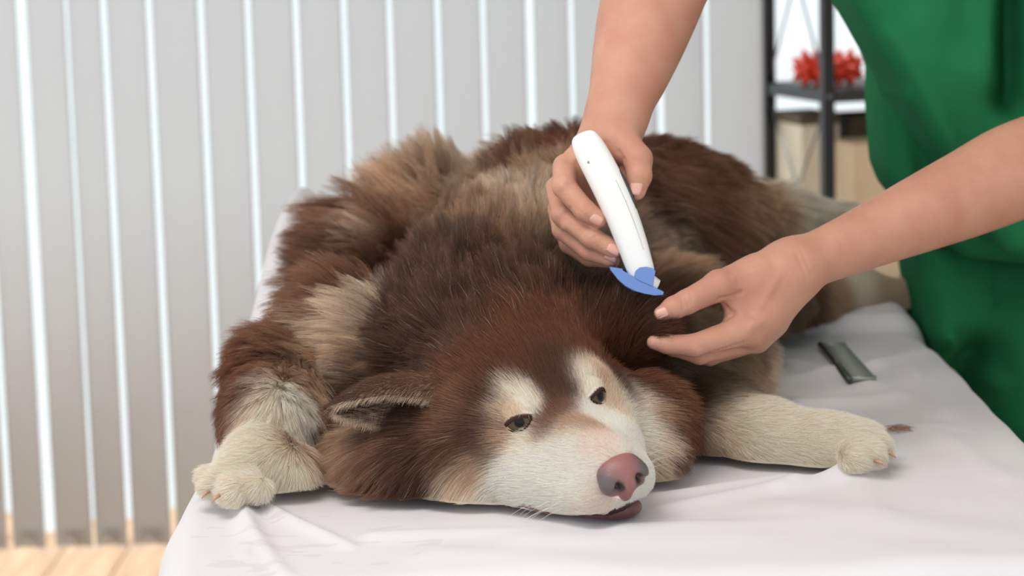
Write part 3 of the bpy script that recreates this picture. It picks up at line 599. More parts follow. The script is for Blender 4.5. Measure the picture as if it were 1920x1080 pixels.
ecv = np.concatenate([ear_coat(eV[i:i+500])[0] for i in range(0, len(eV), 500)]); ca = ear.data.color_attributes.new('coat', 'FLOAT_COLOR', 'POINT'); ca.data.foreach_set('color', np.concatenate([ecv, np.ones((len(ecv), 1))], 1).astype(np.float32).ravel())
def ear_coat_c(pts):
    r = [ear_coat(pts[i:i+4000]) for i in range(0, len(pts), 4000)]; return tuple(np.concatenate([x[k] for x in r]) for k in range(4))
grow_fur('fur', FN // 30, 5, eV, eF, eN, np.full(len(eV), 0.012), ear_coat_c, ear)

# nose
fn = Field(noseC - 0.05, noseC + 0.05, 0.001)
fn.ell(Hd(0, 0.106, -0.028), HB, (0.0225, 0.0170, 0.0150), 0.004)
for sgn in (-1, 1):
    fn.ell(Hd(sgn * 0.0145, 0.113, -0.034), HB, (0.0105, 0.0110, 0.0120), 0.004)
    fn.ell(Hd(sgn * 0.0095, 0.1265, -0.0355), HB, (0.0056, 0.0160, 0.0066), 0.0025, 's')
    fn.rc(Hd(sgn * 0.012, 0.125, -0.037), Hd(sgn * 0.026, 0.113, -0.045), 0.0034, 0.0022, 0.003, 's')
fn.rc(Hd(0, 0.114, -0.038), Hd(0, 0.1045, -0.052), 0.0110, 0.0085, 0.008)
fn.rc(Hd(0, 0.1300, -0.028), Hd(0, 0.1165, -0.062), 0.0010, 0.0012, 0.003, 's')
nV, nF = fn.mesh(2)
M_nose, nt, b = new_mat('nose_leather'); a_ = nt.nodes.new('ShaderNodeAttribute'); a_.attribute_name = 'tone'; nt.links.new(a_.outputs['Color'], b.inputs['Base Color']); b.inputs['Roughness'].default_value = 0.38
vz = nt.nodes.new('ShaderNodeTexVoronoi'); vz.inputs['Scale'].default_value = 900; tcn = nt.nodes.new('ShaderNodeTexCoord'); bp = nt.nodes.new('ShaderNodeBump'); bp.inputs['Strength'].default_value = 0.35; bp.inputs['Distance'].default_value = 0.0006
nt.links.new(tcn.outputs['Object'], vz.inputs['Vector']); nt.links.new(vz.outputs['Distance'], bp.inputs['Height']); nt.links.new(bp.outputs['Normal'], b.inputs['Normal'])
nose = mesh_obj('nose', nV, nF, M_nose, dog); nose['label'] = 'pink nose with grey sides'
loc = (nV - O) @ HB
gs = np.exp(-(((np.abs(loc[:, 0]) - 0.019) / 0.008) ** 2) - ((loc[:, 2] + 0.031) / 0.012) ** 2); gs = np.clip(gs * 1.5, 0, 1)[:, None]
ns_ = np.clip(1.6 * np.exp(-((np.abs(loc[:, 0]) - 0.0095) / 0.0042) ** 2 - ((loc[:, 2] + 0.0365) / 0.0048) ** 2 - (np.minimum(loc[:, 1] - 0.1165, 0) / 0.02) ** 2) * (loc[:, 1] < 0.1245), 0, 1)[:, None]
tone = lin((146, 96, 91)) * (1 - gs) + lin((92, 82, 82)) * gs; tone = tone * (1 - ns_) + lin((46, 30, 30)) * ns_
ca = nose.data.color_attributes.new('tone', 'FLOAT_COLOR', 'POINT'); ca.data.foreach_set('color', np.concatenate([tone, np.ones((len(tone), 1))], 1).astype(np.float32).ravel())
# lips and mouth
M_lip = mat('lip', (104, 64, 60), 0.35, 0.12, 200, sss=0.05); M_mouth = mat('mouth_dark', (58, 28, 30), 0.4)
lp = [Hd(a - 0.004, 0.0905 - 30 * a * a, -0.0985) for a in np.linspace(-0.034, 0.034, 17)]
lip_r = [0.003 + 0.0056 * math.sin(math.pi * i / 16) ** 0.7 for i in range(17)]
lp = [np.array([p[0], p[1], max(p[2], TZ + 0.006 + r)]) for p, r in zip(lp, lip_r)]
tube_obj('lower_lip', lp, lip_r, M_lip, dog, 16)
lp2 = [Hd(a, 0.0885 - 24 * a * a, -0.0715) for a in np.linspace(-0.032, 0.032, 15)]
tube_obj('mouth_inside', lp2, [0.003 + 0.0050 * math.sin(math.pi * i / 14) for i in range(15)], M_mouth, dog, 10)
ml_ = []
for (ax, ay), (bx, by) in zip([(952, 950), (985, 944), (1020, 955), (1065, 972)], [(985, 944), (1020, 955), (1065, 972), (1108, 980)]):
    for t in np.linspace(0, 1, 6)[:-1]:
        h_ = hit(ax + (bx - ax) * t, ay + (by - ay) * t)
        if h_ is not None: ml_.append(h_[0] + h_[1] * 0.0022)
if len(ml_) > 4: tube_obj('lip_edge', ml_, [0.0006 + 0.0018 * math.sin(math.pi * i / (len(ml_) - 1)) for i in range(len(ml_))], M_lip, dog, 8)
# eyes
M_eye, nt, b = new_mat('eye'); a_ = nt.nodes.new('ShaderNodeAttribute'); a_.attribute_name = 'tone'; nt.links.new(a_.outputs['Color'], b.inputs['Base Color']); b.inputs['Roughness'].default_value = 0.06; b.inputs['Specular IOR Level'].default_value = 0.25
M_lid = mat('eyelid', (92, 60, 54), 0.45)
def sphere_patch(c, X, Yv, Z, r, keep, na=48, ne=40):           # X side, Yv out, Z up; a cap of a ball around its outward axis
    V, F, idx = [], [], {}
    for i in range(na + 1):
        for j in range(ne + 1):
            az = (i / na - 0.5) * math.pi * 1.05; el = (j / ne - 0.5) * math.pi * 0.98; idx[i, j] = len(V); V.append(c + r * (X * math.sin(az) * math.cos(el) + Yv * math.cos(az) * math.cos(el) + Z * math.sin(el)))
    for i in range(na):
        for j in range(ne):
            az = ((i + .5) / na - 0.5) * math.pi * 1.05; el = ((j + .5) / ne - 0.5) * math.pi * 0.98
            if keep(az, el): F.append((idx[i, j], idx[i + 1, j], idx[i + 1, j + 1], idx[i, j + 1]))
    return V, F
for sgn in (-1, 1):
    gz = HB @ np.array([sgn * 0.55, 0.80, 0.10]); gz /= np.linalg.norm(gz); xv = unit(HB[:, 0] - gz * (gz @ HB[:, 0])); zv = np.cross(xv, gz); zv = zv if zv @ HB[:, 2] > 0 else -zv
    tilt = math.radians(10) * -sgn; xv, zv = xv * math.cos(tilt) + zv * math.sin(tilt), zv * math.cos(tilt) - xv * math.sin(tilt)      # outer corner a little higher
    c = EYE[sgn] - gz * 0.0140; look = unit(gz + 0.12 * xv * -sgn + 0.05 * zv); bm = bmesh.new(); bmesh.ops.create_uvsphere(bm, u_segments=48, v_segments=40, radius=0.0190)
    bmesh.ops.rotate(bm, verts=bm.verts, cent=(0, 0, 0), matrix=Vector((0, 0, 1)).rotation_difference(Vector(look)).to_matrix()); bmesh.ops.translate(bm, verts=bm.verts, vec=Vector(c))
    eo = bm_obj('eye', bm, M_eye, dog, True); co = np.array([v.co[:] for v in eo.data.vertices]) - c; q = co @ look / 0.0190
    tone = np.where(q[:, None] > 0.955, lin((10, 9, 8)), np.where(q[:, None] > 0.74, lin((86, 70, 48)), lin((186, 168, 158))))
    ca = eo.data.color_attributes.new('tone', 'FLOAT_COLOR', 'POINT'); ca.data.foreach_set('color', np.concatenate([tone, np.ones((len(tone), 1))], 1).astype(np.float32).ravel())
    V, F = sphere_patch(c, xv, gz, zv, 0.0200, lambda az, el: (abs(az) > 0.72) or not (-0.34 * (1 - (az / 0.72) ** 2) < el < 0.24 * (1 - (az / 0.72) ** 2)), 72, 72)
    V = np.array(V); F = np.array(F); used = np.unique(F); rem = np.full(len(V), -1); rem[used] = np.arange(len(used)); V = V[used]; F = rem[F]
    q = (V - c) / 0.0200; el = np.arcsin(np.clip(q @ zv, -1, 1)); az = np.arctan2(q @ xv, q @ gz)
    ap = np.maximum(0, 1 - (az / 0.72) ** 2); rim = np.minimum(np.abs(el - 0.24 * ap), np.abs(el + 0.34 * ap)) + 0.7 * np.maximum(np.abs(az) - 0.72, 0)
    rm = np.exp(-(rim / 0.26) ** 8)[:, None]; lc = coat(V)[0]; lc = lc * (1 - rm) + lin((60, 40, 36)) * rm
    ld = mesh_obj('eyelid', V, F, M_coat, eo); m_ = ld.modifiers.new('s', 'SOLIDIFY'); m_.thickness = 0.0006; m_.offset = 0
    ca = ld.data.color_attributes.new('coat', 'FLOAT_COLOR', 'POINT'); ca.data.foreach_set('color', np.concatenate([lc, np.ones((len(lc), 1))], 1).astype(np.float32).ravel())
    fk = (rim[F].min(1) > 0.12); VF = F[fk]
    def lid_coat(pts):
        c4, _, d4, _ = coat(pts); up4 = np.where(((pts - c) @ zv > 0)[:, None], zv, -zv); return c4, np.full(len(pts), 0.0055), d4 * 0.6 + up4 * 0.6, np.full(len(pts), 0.22)
    bare = []
    grow_fur('fur', FN // 110, 31 + sgn, V, VF, (V - c) / 0.0200, np.full(len(V), 0.006), lid_coat, ld)
# whiskers
M_whisk = mat('whisker', (240, 236, 226), 0.4)
for sgn in (-1, 1):
    for k in range(7):
        p0 = Hd(sgn * (0.038 + 0.002 * (k % 3)), 0.068 - 0.011 * (k % 4), -0.056 - 0.006 * (k // 3)); d = HB @ np.array([sgn * 0.9, -0.15 - 0.2 * random.random(), 0.05 - 0.15 * random.random()]); d /= np.linalg.norm(d); Lw = random.uniform(0.03, 0.055)
        tube_obj('whisker', [p0 + d * Lw * t + np.array([0, 0, -0.008 * t * t]) for t in np.linspace(0, 1, 6)], [0.00022 * (1 - 0.7 * t) for t in np.linspace(0, 1, 6)], M_whisk, dog, 4)
# claws
M_claw = mat('claw', (182, 142, 120), 0.35)
for (tx, ty, tY) in ((1668, 850, 2.385), (1652, 868, 2.35), (386, 925, 2.285), (404, 934, 2.262)):
    p = P(tx, ty, tY); sx = 1 if tx > 900 else -0.6
    tube_obj('claw', [p + np.array([-0.006 * sx, 0.004, 0.002]), p + np.array([0.001 * sx, 0, 0]), p + np.array([0.006 * sx, -0.003, -0.004])], [0.0020, 0.0018, 0.0005], M_claw, dog, 8)

# ------------------------------------------------------------------ person
def HP(px, py, Y, r): return (P(px, py, Y), rp(r, Y))
def spline(pts, n=40):                        # even curve through limb points and their girths
    A = np.array([np.append(p, r) for p, r in pts]); A = np.vstack([2 * A[0] - A[1], A, 2 * A[-1] - A[-2]]); out = []; m = len(A) - 3
    for q in np.linspace(0, m - 1e-6, n):
        i = int(q); t = q - i; a, b, c, d = A[i:i + 4]; out.append(0.5 * (2 * b + (c - a) * t + (2 * a - 5 * b + 4 * c - d) * t * t + (3 * b - a - 3 * c + d) * t ** 3))
    return [(v[:3], v[3]) for v in out]
parts = []
# right arm and hand, holding the trimmer
YA = 2.46
RF = Field(np.minimum(P(1000, 520, 2.35), P(1250, -260, 2.35)) - 0.03, np.maximum(P(1360, -260, 2.8), P(1000, -260, 2.8)) + 0.05, 0.0021)
RF.limb(spline([HP(1304, -250, 2.74, 94), HP(1260, -100, 2.66, 98), HP(1233, -30, 2.63, 96), HP(1213, 30, 2.61, 91), HP(1195, 90, 2.58, 82), HP(1177, 150, 2.55, 70), HP(1160, 200, 2.53, 58), HP(1150, 232, 2.52, 53)]), 0.02, 0.001)
RF.rc(P(1158, 220, 2.52), P(1146, 262, 2.505), rp(49, 2.5), rp(46, 2.5), 0.02)
RF.limb([HP(1128, 272, 2.50, 42), HP(1086, 310, 2.50, 36), HP(1072, 330, 2.50, 34)], 0.02)      # back of hand, index side
RF.limb([HP(1140, 275, 2.52, 40), HP(1080, 355, 2.53, 36)], 0.02)
RF.limb([HP(1140, 280, 2.53, 38), HP(1076, 400, 2.55, 34)], 0.02)
RF.limb([HP(1120, 300, 2.53, 38), HP(1100, 380, 2.54, 40)], 0.02)
kf = 0.004
RF.limb([HP(1060, 312, 2.49, 24), HP(1058, 350, 2.465, 22.5), HP(1098, 396, 2.45, 20.5), HP(1122, 410, 2.448, 17.5)], kf)      # index
RF.limb([HP(1046, 352, 2.51, 23), HP(1056, 402, 2.48, 22.5), HP(1110, 446, 2.455, 20.5), HP(1149, 467, 2.452, 18)], kf)        # middle
RF.limb([HP(1048, 392, 2.53, 22), HP(1056, 430, 2.495, 21), HP(1104, 470, 2.468, 19), HP(1143, 484, 2.460, 16.5)], kf)      # ring
RF.limb([HP(1056, 425, 2.55, 20), HP(1068, 458, 2.52, 19), HP(1104, 482, 2.495, 17.5), HP(1148, 490, 2.48, 14)], kf)        # little
RF.limb([HP(1140, 262, 2.50, 36), HP(1168, 270, 2.485, 33), HP(1196, 298, 2.465, 27)], 0.012)                                 # thumb
RF.limb([HP(1196, 298, 2.465, 26), HP(1199, 330, 2.455, 23.5), HP(1194, 358, 2.452, 17.5)], 0.005)
V, F = RF.mesh(2)
def vnormals(V, F):
    n = np.cross(V[F[:, 2]] - V[F[:, 0]], V[F[:, 3]] - V[F[:, 1]]); N_ = np.zeros_like(V)
    for j in range(4):
        for i in range(3): N_[:, i] += np.bincount(F[:, j], n[:, i], len(V))
    return N_ / (np.linalg.norm(N_, axis=1)[:, None] + 1e-12)
def crease(V, F, lines):                       # lines: pixel path, width mm, depth mm (minus is a ridge)
    bv = BVHTree.FromPolygons([Vector(v) for v in V.tolist()], F.tolist()); N_ = vnormals(V, F); D_ = np.zeros(len(V))
    for path, wd, dp in lines:
        pts = []
        for (ax, ay), (bx, by) in zip(path[:-1], path[1:]):
            for t in np.linspace(0, 1, 10):
                r = bv.ray_cast(Vector((0, 0, CZ)), Vector(ray(ax + (bx - ax) * t, ay + (by - ay) * t)).normalized())
                if r[0] is not None: pts.append(np.array(r[0]))
        if not pts: continue
        pts = np.array(pts); near = np.flatnonzero(((V > pts.min(0) - 0.01) & (V < pts.max(0) + 0.01)).all(1))
        if len(near) == 0: continue
        d = np.sqrt(((V[near][:, None] - pts[None]) ** 2).sum(2)).min(1); D_[near] += dp * 0.0019 * np.exp(-(d / (wd * 0.001)) ** 2)
    return V - N_ * D_[:, None]
V = crease(V, F, [([(1062, 345), (1075, 352)], 2, .5), ([(1052, 350), (1062, 338)], 4, -.8), ([(1048, 402), (1060, 392)], 4, -.8), ([(1050, 436), (1060, 424)], 4, -.7), ([(1100, 392), (1112, 384)], 1.2, .5), ([(1112, 446), (1124, 438)], 1.2, .5), ([(1066, 378), (1120, 424)], 1.2, .5), ([(1070, 420), (1135, 474)], 1.2, .5), ([(1056, 336), (1068, 334)], 2, .5), ([(1098, 388), (1108, 378)], 1.5, .5), ([(1105, 440), (1116, 432)], 1.5, .5), ([(1060, 400), (1070, 390)], 2, .5), ([(1164, 300), (1172, 326)], 2.5, 1.0), ([(1160, 285), (1170, 300)], 2.5, .8), ([(1192, 300), (1214, 312)], 2, .5), ([(1190, 310), (1212, 320)], 1.5, .4), ([(1075, 300), (1100, 275)], 4, -1.2), ([(1045, 318), (1052, 306)], 5, -1.5), ([(1135, 268), (1140, 290)], 2.5, 1.0)])
parts.append((V, F))
# left arm and hand, pinching the ear
YB = 2.46
LF = Field(np.minimum(P(1190, 720, 2.36), P(1190, 200, 2.36)) - 0.02, np.maximum(P(2080, 180, 2.8), P(2080, 700, 2.75)) + 0.06, 0.0022)
LF.limb(spline([HP(1990, 282, 2.66, 84), HP(1900, 322, 2.63, 90), HP(1820, 360, 2.61, 83), HP(1740, 395, 2.585, 74), HP(1660, 430, 2.56, 64), HP(1590, 460, 2.535, 56), HP(1530, 485, 2.515, 51), HP(1485, 502, 2.50, 50)]), 0.02, 0.001)
LF.limb([HP(1485, 500, 2.50, 48), HP(1420, 520, 2.485, 44), HP(1380, 535, 2.475, 32)], 0.02)
LF.limb([HP(1480, 520, 2.50, 46), HP(1430, 590, 2.475, 42), HP(1408, 622, 2.465, 33)], 0.02)
LF.limb([HP(1470, 530, 2.51, 42), HP(1440, 600, 2.50, 38), HP(1418, 636, 2.49, 28)], 0.02)
LF.limb([HP(1420, 540, 2.485, 40), HP(1405, 585, 2.478, 36)], 0.02)
LF.limb([HP(1388, 530, 2.475, 33), HP(1348, 535, 2.455, 29)], 0.015)
LF.limb([HP(1348, 536, 2.455, 28.5), HP(1288, 566, 2.435, 23.5), HP(1262, 578, 2.43, 22), HP(1241, 588, 2.428, 15.5)], 0.006)     # thumb
LF.limb([HP(1402, 618, 2.458, 30), HP(1300, 648, 2.425, 21.5), HP(1250, 645, 2.42, 18.5), HP(1226, 642, 2.42, 14)], 0.006)    # index
LF.limb([HP(1412, 634, 2.48, 27), HP(1312, 664, 2.452, 20), HP(1262, 650, 2.45, 18), HP(1238, 640, 2.45, 14)], 0.005)            # middle
LF.limb([HP(1418, 636, 2.51, 24), HP(1330, 668, 2.485, 18), HP(1280, 650, 2.48, 16), HP(1260, 640, 2.48, 13)], 0.005)            # ring
LF.limb([HP(1424, 630, 2.53, 22), HP(1350, 660, 2.51, 16), HP(1310, 645, 2.505, 14)], 0.005)                                       # little
LF.rc(P(1376, 562, 2.465), P(1378, 595, 2.46), rp(17, 2.46), rp(20, 2.46), 0.012)                                                   # web
V, F = LF.mesh(2)
V = crease(V, F, [([(1280, 548), (1288, 560), (1290, 574)], 1.5, .8), ([(1274, 552), (1280, 564), (1282, 578)], 1.5, .7), ([(1294, 548), (1297, 560), (1296, 570)], 1.5, .5), ([(1350, 560), (1372, 556), (1390, 548)], 2, 1.5), ([(1352, 566), (1366, 580), (1376, 586)], 2, 1.2), ([(1338, 602), (1356, 602), (1372, 592)], 2, 1.2), ([(1366, 584), (1384, 588)], 2, 1.0),
   ([(1300, 640), (1312, 654)], 2, .6), ([(1306, 636), (1318, 650)], 2, .5), ([(1410, 610), (1425, 604)], 6, -1.8), ([(1460, 520), (1410, 600)], 4, -.8), ([(1440, 500), (1376, 520)], 4, -.8), ([(1492, 470), (1512, 520)], 2, .6), ([(1500, 465), (1522, 515)], 2, .5), ([(1330, 662), (1400, 640)], 1.5, 1.0)])
parts.append((V, F))
# torso, upper arms, neck, head, legs (mostly under the clothes or above the frame)
hipL, hipR = P(2110, 640, 3.30), P(1890, 640, 3.34); shR, shL = P(1690, -380, 2.98), P(2180, -260, 2.90); nk = (shR + shL) / 2 + np.array([0, -0.02, 0.08])
hd = nk + np.array([-0.08, -0.10, 0.14])
BF = Field(np.array([0.2, 2.45, -0.02]), np.array([1.35, 3.75, hd[2] + 0.2]), 0.012)
pel = (hipL + hipR) / 2; chest = (shR + shL) / 2 + np.array([0, 0.09, -0.14])
BF.rc(pel + np.array([0.02, .03, 0]), chest, 0.085, 0.085, 0.05); BF.rc(shR + np.array([0.03, .04, -.04]), shL + np.array([-0.03, .04, -.04]), 0.05, 0.05, 0.06); BF.rc(nk - np.array([0, 0, .08]), hd - np.array([0, 0, .06]), 0.062, 0.055, 0.03)
BF.ell(hd, np.eye(3), (0.075, 0.095, 0.115), 0.02); BF.rc(hd + np.array([-0.05, -0.075, -0.02]), hd + np.array([-0.055, -0.09, -0.03]), 0.012, 0.014, 0.012)
for sx in (-1, 1): BF.rc(hd + np.array([sx * 0.07, 0, 0]), hd + np.array([sx * 0.078, 0.01, 0.02]), 0.016, 0.016, 0.008)
elR, elL = P(1300, -250, 2.74), P(1990, 285, 2.66)
BF.rc(shR, elR, 0.055, 0.050, 0.03); BF.rc(shL, elL + np.array([0.005, 0.01, 0.01]), 0.055, 0.044, 0.03)
for h_, s_ in ((hipL, 1), (hipR, -1)):
    kn = np.array([h_[0] + 0.01, h_[1] + 0.0, 0.48]); an = np.array([h_[0] + 0.02, h_[1] + 0.03, 0.08])
    BF.chain([(h_ + np.array([0.02, 0, 0]), 0.070), (kn, 0.055), (an, 0.042)], 0.03); BF.rc(an - np.array([0, 0, .035]), an + np.array([-0.10, -0.10, -0.045]), 0.042, 0.035, 0.02)
BF.floor(0.0)
V, F = BF.mesh(2); parts.append((V, F))
off = 0; AV, AF = [], []
for V, F in parts: AV.append(V); AF.append(F + off); off += len(V)
person = mesh_obj('person', np.concatenate(AV), np.concatenate(AF), M_skin); tag(person, 'person in green scrubs bending over the dog, holding a white trimmer', 'person')
# finger nails: a shallow curved plate
def nail(c, along, out, L_, W_):
    c = np.asarray(c, float); along = unit(along); out = unit(np.asarray(out) - along * (np.asarray(out) @ along)); side = np.cross(along, out); V = []; F = []; nu, nv_ = 7, 7
    for i in range(nu):
        for j in range(nv_):
            u = i / (nu - 1) * 2 - 1; v = j / (nv_ - 1) * 2 - 1; wv = W_ * (1 - 0.22 * max(u, 0) ** 3 - 0.25 * max(-u, 0) ** 3)
            V.append(c + along * u * L_ + side * v * wv + out * (0.0016 - 0.35 * W_ * v * v - 0.0006 * u * u))
    for i in range(nu - 1):
        for j in range(nv_ - 1): a = i * nv_ + j; F.append((a, a + 1, a + nv_ + 1, a + nv_))
    o = mesh_obj('fingernail', V, F, M_nail, person); m = o.modifiers.new('s', 'SOLIDIFY'); m.thickness = 0.001; m.offset = -1
pbv = BVHTree.FromPolygons([Vector(v) for v in np.concatenate(AV[:2]).tolist()], np.concatenate(AF[:2]).tolist())
def skin_nail(px, py, qx, qy, L_, W_):        # centre pixel, pixel towards the tip
    r = pbv.ray_cast(Vector((0, 0, CZ)), Vector(ray(px, py)).normalized())
    if r[0] is None: return
    c = np.array(r[0]); n_ = np.array(r[1]); al = cr * (qx - px) - cu * (qy - py); nail(c - n_ * 0.0003, al, n_, L_, W_)
skin_nail(1118, 413, 1131, 420, .0066, .0056); skin_nail(1151, 467, 1165, 474, .0070, .0058); skin_nail(1143, 486, 1157, 492, .0064, .0052); skin_nail(1192, 351, 1187, 370, .0080, .0072)
skin_nail(1243, 586, 1226, 593, .0078, .0058)

# clothes: an outline with depth, rounded, with folds pushed into its face
def garment(name, slabs, folds_, h, col, lo, hi, inner=0.0):
    G = Field(lo, hi, h); X, Y, Z = G.ax[0][:, None], None, G.ax[2][None, :]
    for poly, yc, half, rnd, tilt in slabs:
        pw_ = [P(a, b, yc)[[0, 2]] for a, b in poly]; d2 = poly_sdf(X + 0 * Z, Z + 0 * X, pw_) + rnd
        bulge = np.zeros_like(d2)
        for (a, b, wd, am) in folds_:
            pa, pb = P(*a, yc)[[0, 2]], P(*b, yc)[[0, 2]]; e = pb - pa; t = np.clip(((X - pa[0]) * e[0] + (Z - pa[1]) * e[1]) / (e @ e), 0, 1); d = np.hypot(X - pa[0] - t * e[0], Z - pa[1] - t * e[1]); bulge += am * np.exp(-(d / wd) ** 2)
        zc = np.mean([q[1] for q in pw_])
        dy = np.abs(G.ax[1][None, :, None] - yc - tilt * (Z - zc)[:, None, :]) - half + rnd - bulge[:, None, :]
        d2 = d2[:, None, :] - 0.35 * bulge[:, None, :]
        d = np.minimum(np.maximum(d2, dy), 0) + np.sqrt(np.maximum(d2, 0) ** 2 + np.maximum(dy, 0) ** 2) - rnd
        G.mix((slice(None),) * 3, d.astype(np.float32), 0.012)
    V, F = G.mesh(2); return mesh_obj(name, V, F, col, person)
top1 = [(1575, 0), (1612, 62), (1650, 128), (1700, 212), (1752, 300), (1806, 388), (1850, 452), (1960, 480), (2200, 470), (2290, 0), (2300, -330), (2080, -420), (1800, -470), (1640, -420), (1540, -250), (1535, -90)]
top2 = [(1610, 60), (1638, 125), (1638, 200), (1645, 310), (1662, 348), (1700, 400), (1790, 470), (2100, 500), (2150, 0), (1900, -200)]
garment('scrub_top', [(top1, 2.98, 0.13, 0.035, 0.06), (top2, 3.16, 0.11, 0.04, 0.0)],
        [((1872, -30), (1862, 170), .024, -.085), ((1835, -20), (1838, 130), .022, .020), ((1862, 190), (1900, 330), .03, .012), ((1800, 120), (1845, 190), .03, .012), ((1700, 40), (1730, 260), .03, .010), ((1640, 60), (1790, 330), .012, .008), ((1915, 0), (1918, 200), .018, .03), ((1880, 250), (1760, 290), .03, -.008), ((1660, 180), (1680, 340), .012, .012), ((1780, 0), (1800, 60), .02, -.008)],
        0.006, M_green, np.array([0.30, 2.78, P(1900, 520, 3.1)[2]]), np.array([1.05, 3.34, P(1900, -500, 2.9)[2]]))
pants = [(1690, 430), (1704, 500), (1722, 590), (1742, 660), (1800, 800), (1850, 960), (1870, 1150), (1880, 1600), (2200, 1600), (2220, 1000), (2200, 430)]
garment('scrub_trousers', [(pants, 3.32, 0.14, 0.06, 0.0)],
        [((1745, 600), (1830, 690), .016, .022), ((1830, 690), (1878, 800), .016, .020), ((1820, 450), (1822, 545), .004, -.006), ((1850, 560), (1890, 760), .03, .016), ((1800, 650), (1855, 860), .030, -.09), ((1900, 470), (1910, 800), .03, .02), ((1730, 520), (1740, 640), .02, .012)],
        0.006, M_green, np.array([0.44, 3.14, P(1900, 1500, 3.3)[2]]), np.array([1.05, 3.52, P(1900, 400, 3.3)[2]]))

# ------------------------------------------------------------------ trimmer
t0, t1 = P(1101, 268, 2.452), P(1204, 508, 2.440); ax_ = unit(t1 - t0); Lt = np.linalg.norm(t1 - t0)
fw = unit(np.array([0, -1, 0.12])); fw = unit(fw - ax_ * (fw @ ax_)); sd = np.cross(fw, ax_); sd = sd if sd[0] > 0 else -sd
trim = empty('hair_trimmer', (0, 0, 0)); tag(trim, 'white cordless hair trimmer with blue guard comb held over the dog', 'hair trimmer')
prof = [(-0.012, 0.005, 0.004), (-0.010, 0.0115, 0.009), (-0.004, 0.0150, 0.012), (0.010, 0.0170, 0.0135), (0.030, 0.0176, 0.0142), (0.055, 0.0176, 0.0145), (0.080, 0.0170, 0.0140), (0.105, 0.0160, 0.0130), (0.125, 0.0150, 0.0120), (0.140, 0.0140, 0.0105), (0.148, 0.0125, 0.008)]
V = []; n = 28
for s_, wx, wy in prof:
    bow = 0.0045 * math.sin(math.pi * min(max(s_ / 0.14, 0), 1)); c = t0 + ax_ * s_ * (Lt / 0.14) + sd * (bow - 0.001) 
    for k in range(n):
        q = 2 * math.pi * k / n; cq, sq = math.cos(q), math.sin(q); cq = math.copysign(abs(cq) ** 0.8, cq); sq = math.copysign(abs(sq) ** 0.8, sq); V.append(c + sd * wx * cq + fw * wy * sq)
F = [(i*n + k, i*n + (k+1) % n, (i+1)*n + (k+1) % n, (i+1)*n + k) for i in range(len(prof) - 1) for k in range(n)] + [tuple(range(n - 1, -1, -1)), tuple((len(prof) - 1) * n + k for k in range(n))]
tb = mesh_obj('body', V, F, M_white, trim); tb.modifiers.new('sub', 'SUBSURF').levels = 2; tb.modifiers['sub'].render_levels = 2
def tp(s_, a, b): 
    bow = 0.0045 * math.sin(math.pi * min(max(s_ / 0.14, 0), 1)); return t0 + ax_ * s_ * (Lt / 0.14) + sd * (a + bow - 0.001) + fw * b
tube_obj('seam', [tp(s_, 0.0085, 0.0128 + 0.0006 * math.sin(s_ * 20)) for s_ in np.linspace(0.045, 0.120, 10)], 0.00018, M_hole, trim, 5)
V, F = tube_mesh([tp(s_, 0.0150 - 0.004 * abs((s_ - 0.058) / 0.03) ** 3, 0.004) for s_ in np.linspace(0.030, 0.086, 9)], [0.002, 0.0032, 0.0038, 0.004, 0.004, 0.004, 0.0038, 0.0032, 0.002], 8); mesh_obj('switch_strip', V, F, M_gunmetal, trim)
for (s_, a, b) in ((-0.0085, 0.003, 0.006), (0.018, -0.0075, 0.0118)):
    V, F = tube_mesh([tp(s_, a, b - 0.002), tp(s_, a, b + 0.0012)], 0.0016, 10); mesh_obj('port', V, F, M_hole, trim)
V, F = tube_mesh([tp(0.1435, 0, 0), tp(0.150, 0.001, 0), tp(0.160, 0.010, 0.0)], [0.0095, 0.009, 0.006], 12); mesh_obj('blade_head', V, F, M_white, trim)
gd = bpy.data.objects.new('guard_comb', None); link(gd, trim)
GA, GB = P(1146, 500, 2.452), P(1242, 550, 2.436); gx = unit(GB - GA); gz_ = unit(np.cross(gx, fw)); gz_ = gz_ if gz_[2] < 0 else -gz_
def slab_curve(name, top, bot, th, m, parent):
    V = []; n = len(top)
    for o_ in (-th, th):
        for a, b in zip(top, bot): V.append(a + fw * o_); V.append(b + fw * o_)
    N = 2 * n; F = []
    for i in range(n - 1):
        a = 2 * i; F.append((a, a + 1, a + 3, a + 2)); F.append((N + a, N + a + 2, N + a + 3, N + a + 1)); F.append((a, a + 2, N + a + 2, N + a)); F.append((a + 1, N + a + 1, N + a + 3, a + 3))
    F.append((0, N, N + 1, 1)); a = 2 * n - 2; F.append((a, a + 1, N + a + 1, N + a))
    o = mesh_obj(name, V, F, m, parent, False); bv = o.modifiers.new('b', 'BEVEL'); bv.width = 0.0006; bv.segments = 2; return o
def gpx(l, Y=2.442): return [P(a, b, Y) for a, b in l]
slab_curve('guard_shell', gpx([(1143, 500), (1160, 503), (1178, 513), (1196, 522), (1215, 532), (1232, 541), (1243, 546)]), gpx([(1144, 506), (1158, 524), (1172, 536), (1190, 545), (1208, 550), (1226, 553), (1242, 552)]), 0.0125, M_blue, gd)
slab_curve('guard_tab', gpx([(1189, 517), (1192, 507), (1200, 501), (1212, 500), (1224, 503), (1229, 508)], 2.430), gpx([(1191, 522), (1196, 525), (1204, 529), (1212, 532), (1220, 536), (1224, 538)], 2.430), 0.0014, M_blue, gd)
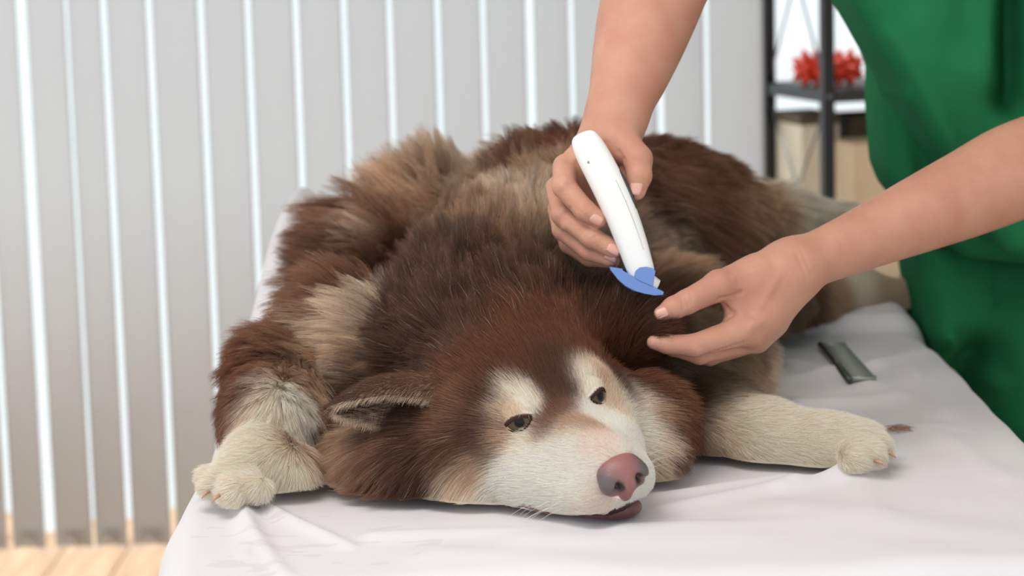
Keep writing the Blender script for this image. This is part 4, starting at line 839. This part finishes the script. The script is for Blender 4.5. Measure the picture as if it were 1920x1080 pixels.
for i in range(9):
    a = P(1146 + i * 2.2, 501 + i * 0.2, 2.455); b = P(1172 + i * 2.0, 537 + i * 1.0, 2.452); off_ = fw * (-0.014 + 0.0035 * i) 
    tube_obj('guard_tooth', [a + off_, (a + b) / 2 + off_ + gz_ * 0.0015, b + off_], 0.0009, M_blue, gd, 6)

# ------------------------------------------------------------------ metal comb and tuft of hair on the sheet
ca_, cb_ = on_sheet(1538, 656), on_sheet(1592, 722); cc_ = on_sheet(1640, 722)
comb = empty('grooming_comb', tuple((ca_ + cb_) / 2 )); tag(comb, 'flat grey metal comb lying on the sheet behind the cream paw', 'comb')
cm = (ca_ + cb_) / 2; al = unit(cb_ - ca_); sdw = unit(np.cross(al, [0, 0, 1])); sdw = sdw if sdw[0] > 0 else -sdw; Lc = np.linalg.norm(cb_ - ca_); TW = 0.033
up = np.array([0, 0, 0.007])
tube_obj('spine', [ca_ - cm + up, cb_ - cm + up], 0.0042, M_gunmetal, comb, 12)
for q in (0.004, Lc - 0.004):
    p = ca_ - cm + al * q + up; V, F = tube_mesh([p, p + sdw * TW], [0.0036, 0.0030], 8); mesh_obj('end_tooth', V, F, M_comb, comb)
V, F = [], []; nT = 84
for i in range(nT):
    p = ca_ - cm + al * (0.008 + (Lc - 0.016) * i / (nT - 1)) + up; v, f = tube_mesh([p, p + sdw * TW * 0.9, p + sdw * TW], [0.0013, 0.0011, 0.0004], 5); F += [tuple(k + len(V) for k in q) for q in f]; V += v
o = mesh_obj('teeth', V, F, M_comb, comb); o['kind'] = 'stuff'
tc_ = on_sheet(1686, 808); V, F = [], []
for i in range(55):
    a = random.uniform(-0.5, 0.5); p = tc_ + np.array([random.gauss(0, .005), random.gauss(0, .007), 0.001 + abs(random.gauss(0, .0015))]); d = np.array([math.cos(a), math.sin(a), 0]) * random.uniform(0.010, 0.030)
    v, f = tube_mesh([p - d / 2, p + np.array([0, random.gauss(0, .003), .002]), p + d / 2], 0.00022, 3); F += [tuple(k + len(V) for k in q) for q in f]; V += v
tag(mesh_obj('hair_tuft', V, F, mat('tuft_hair', (176, 146, 116), 0.6)), 'small loose tuft of brown hair on the sheet beside the paw', 'hair tuft')
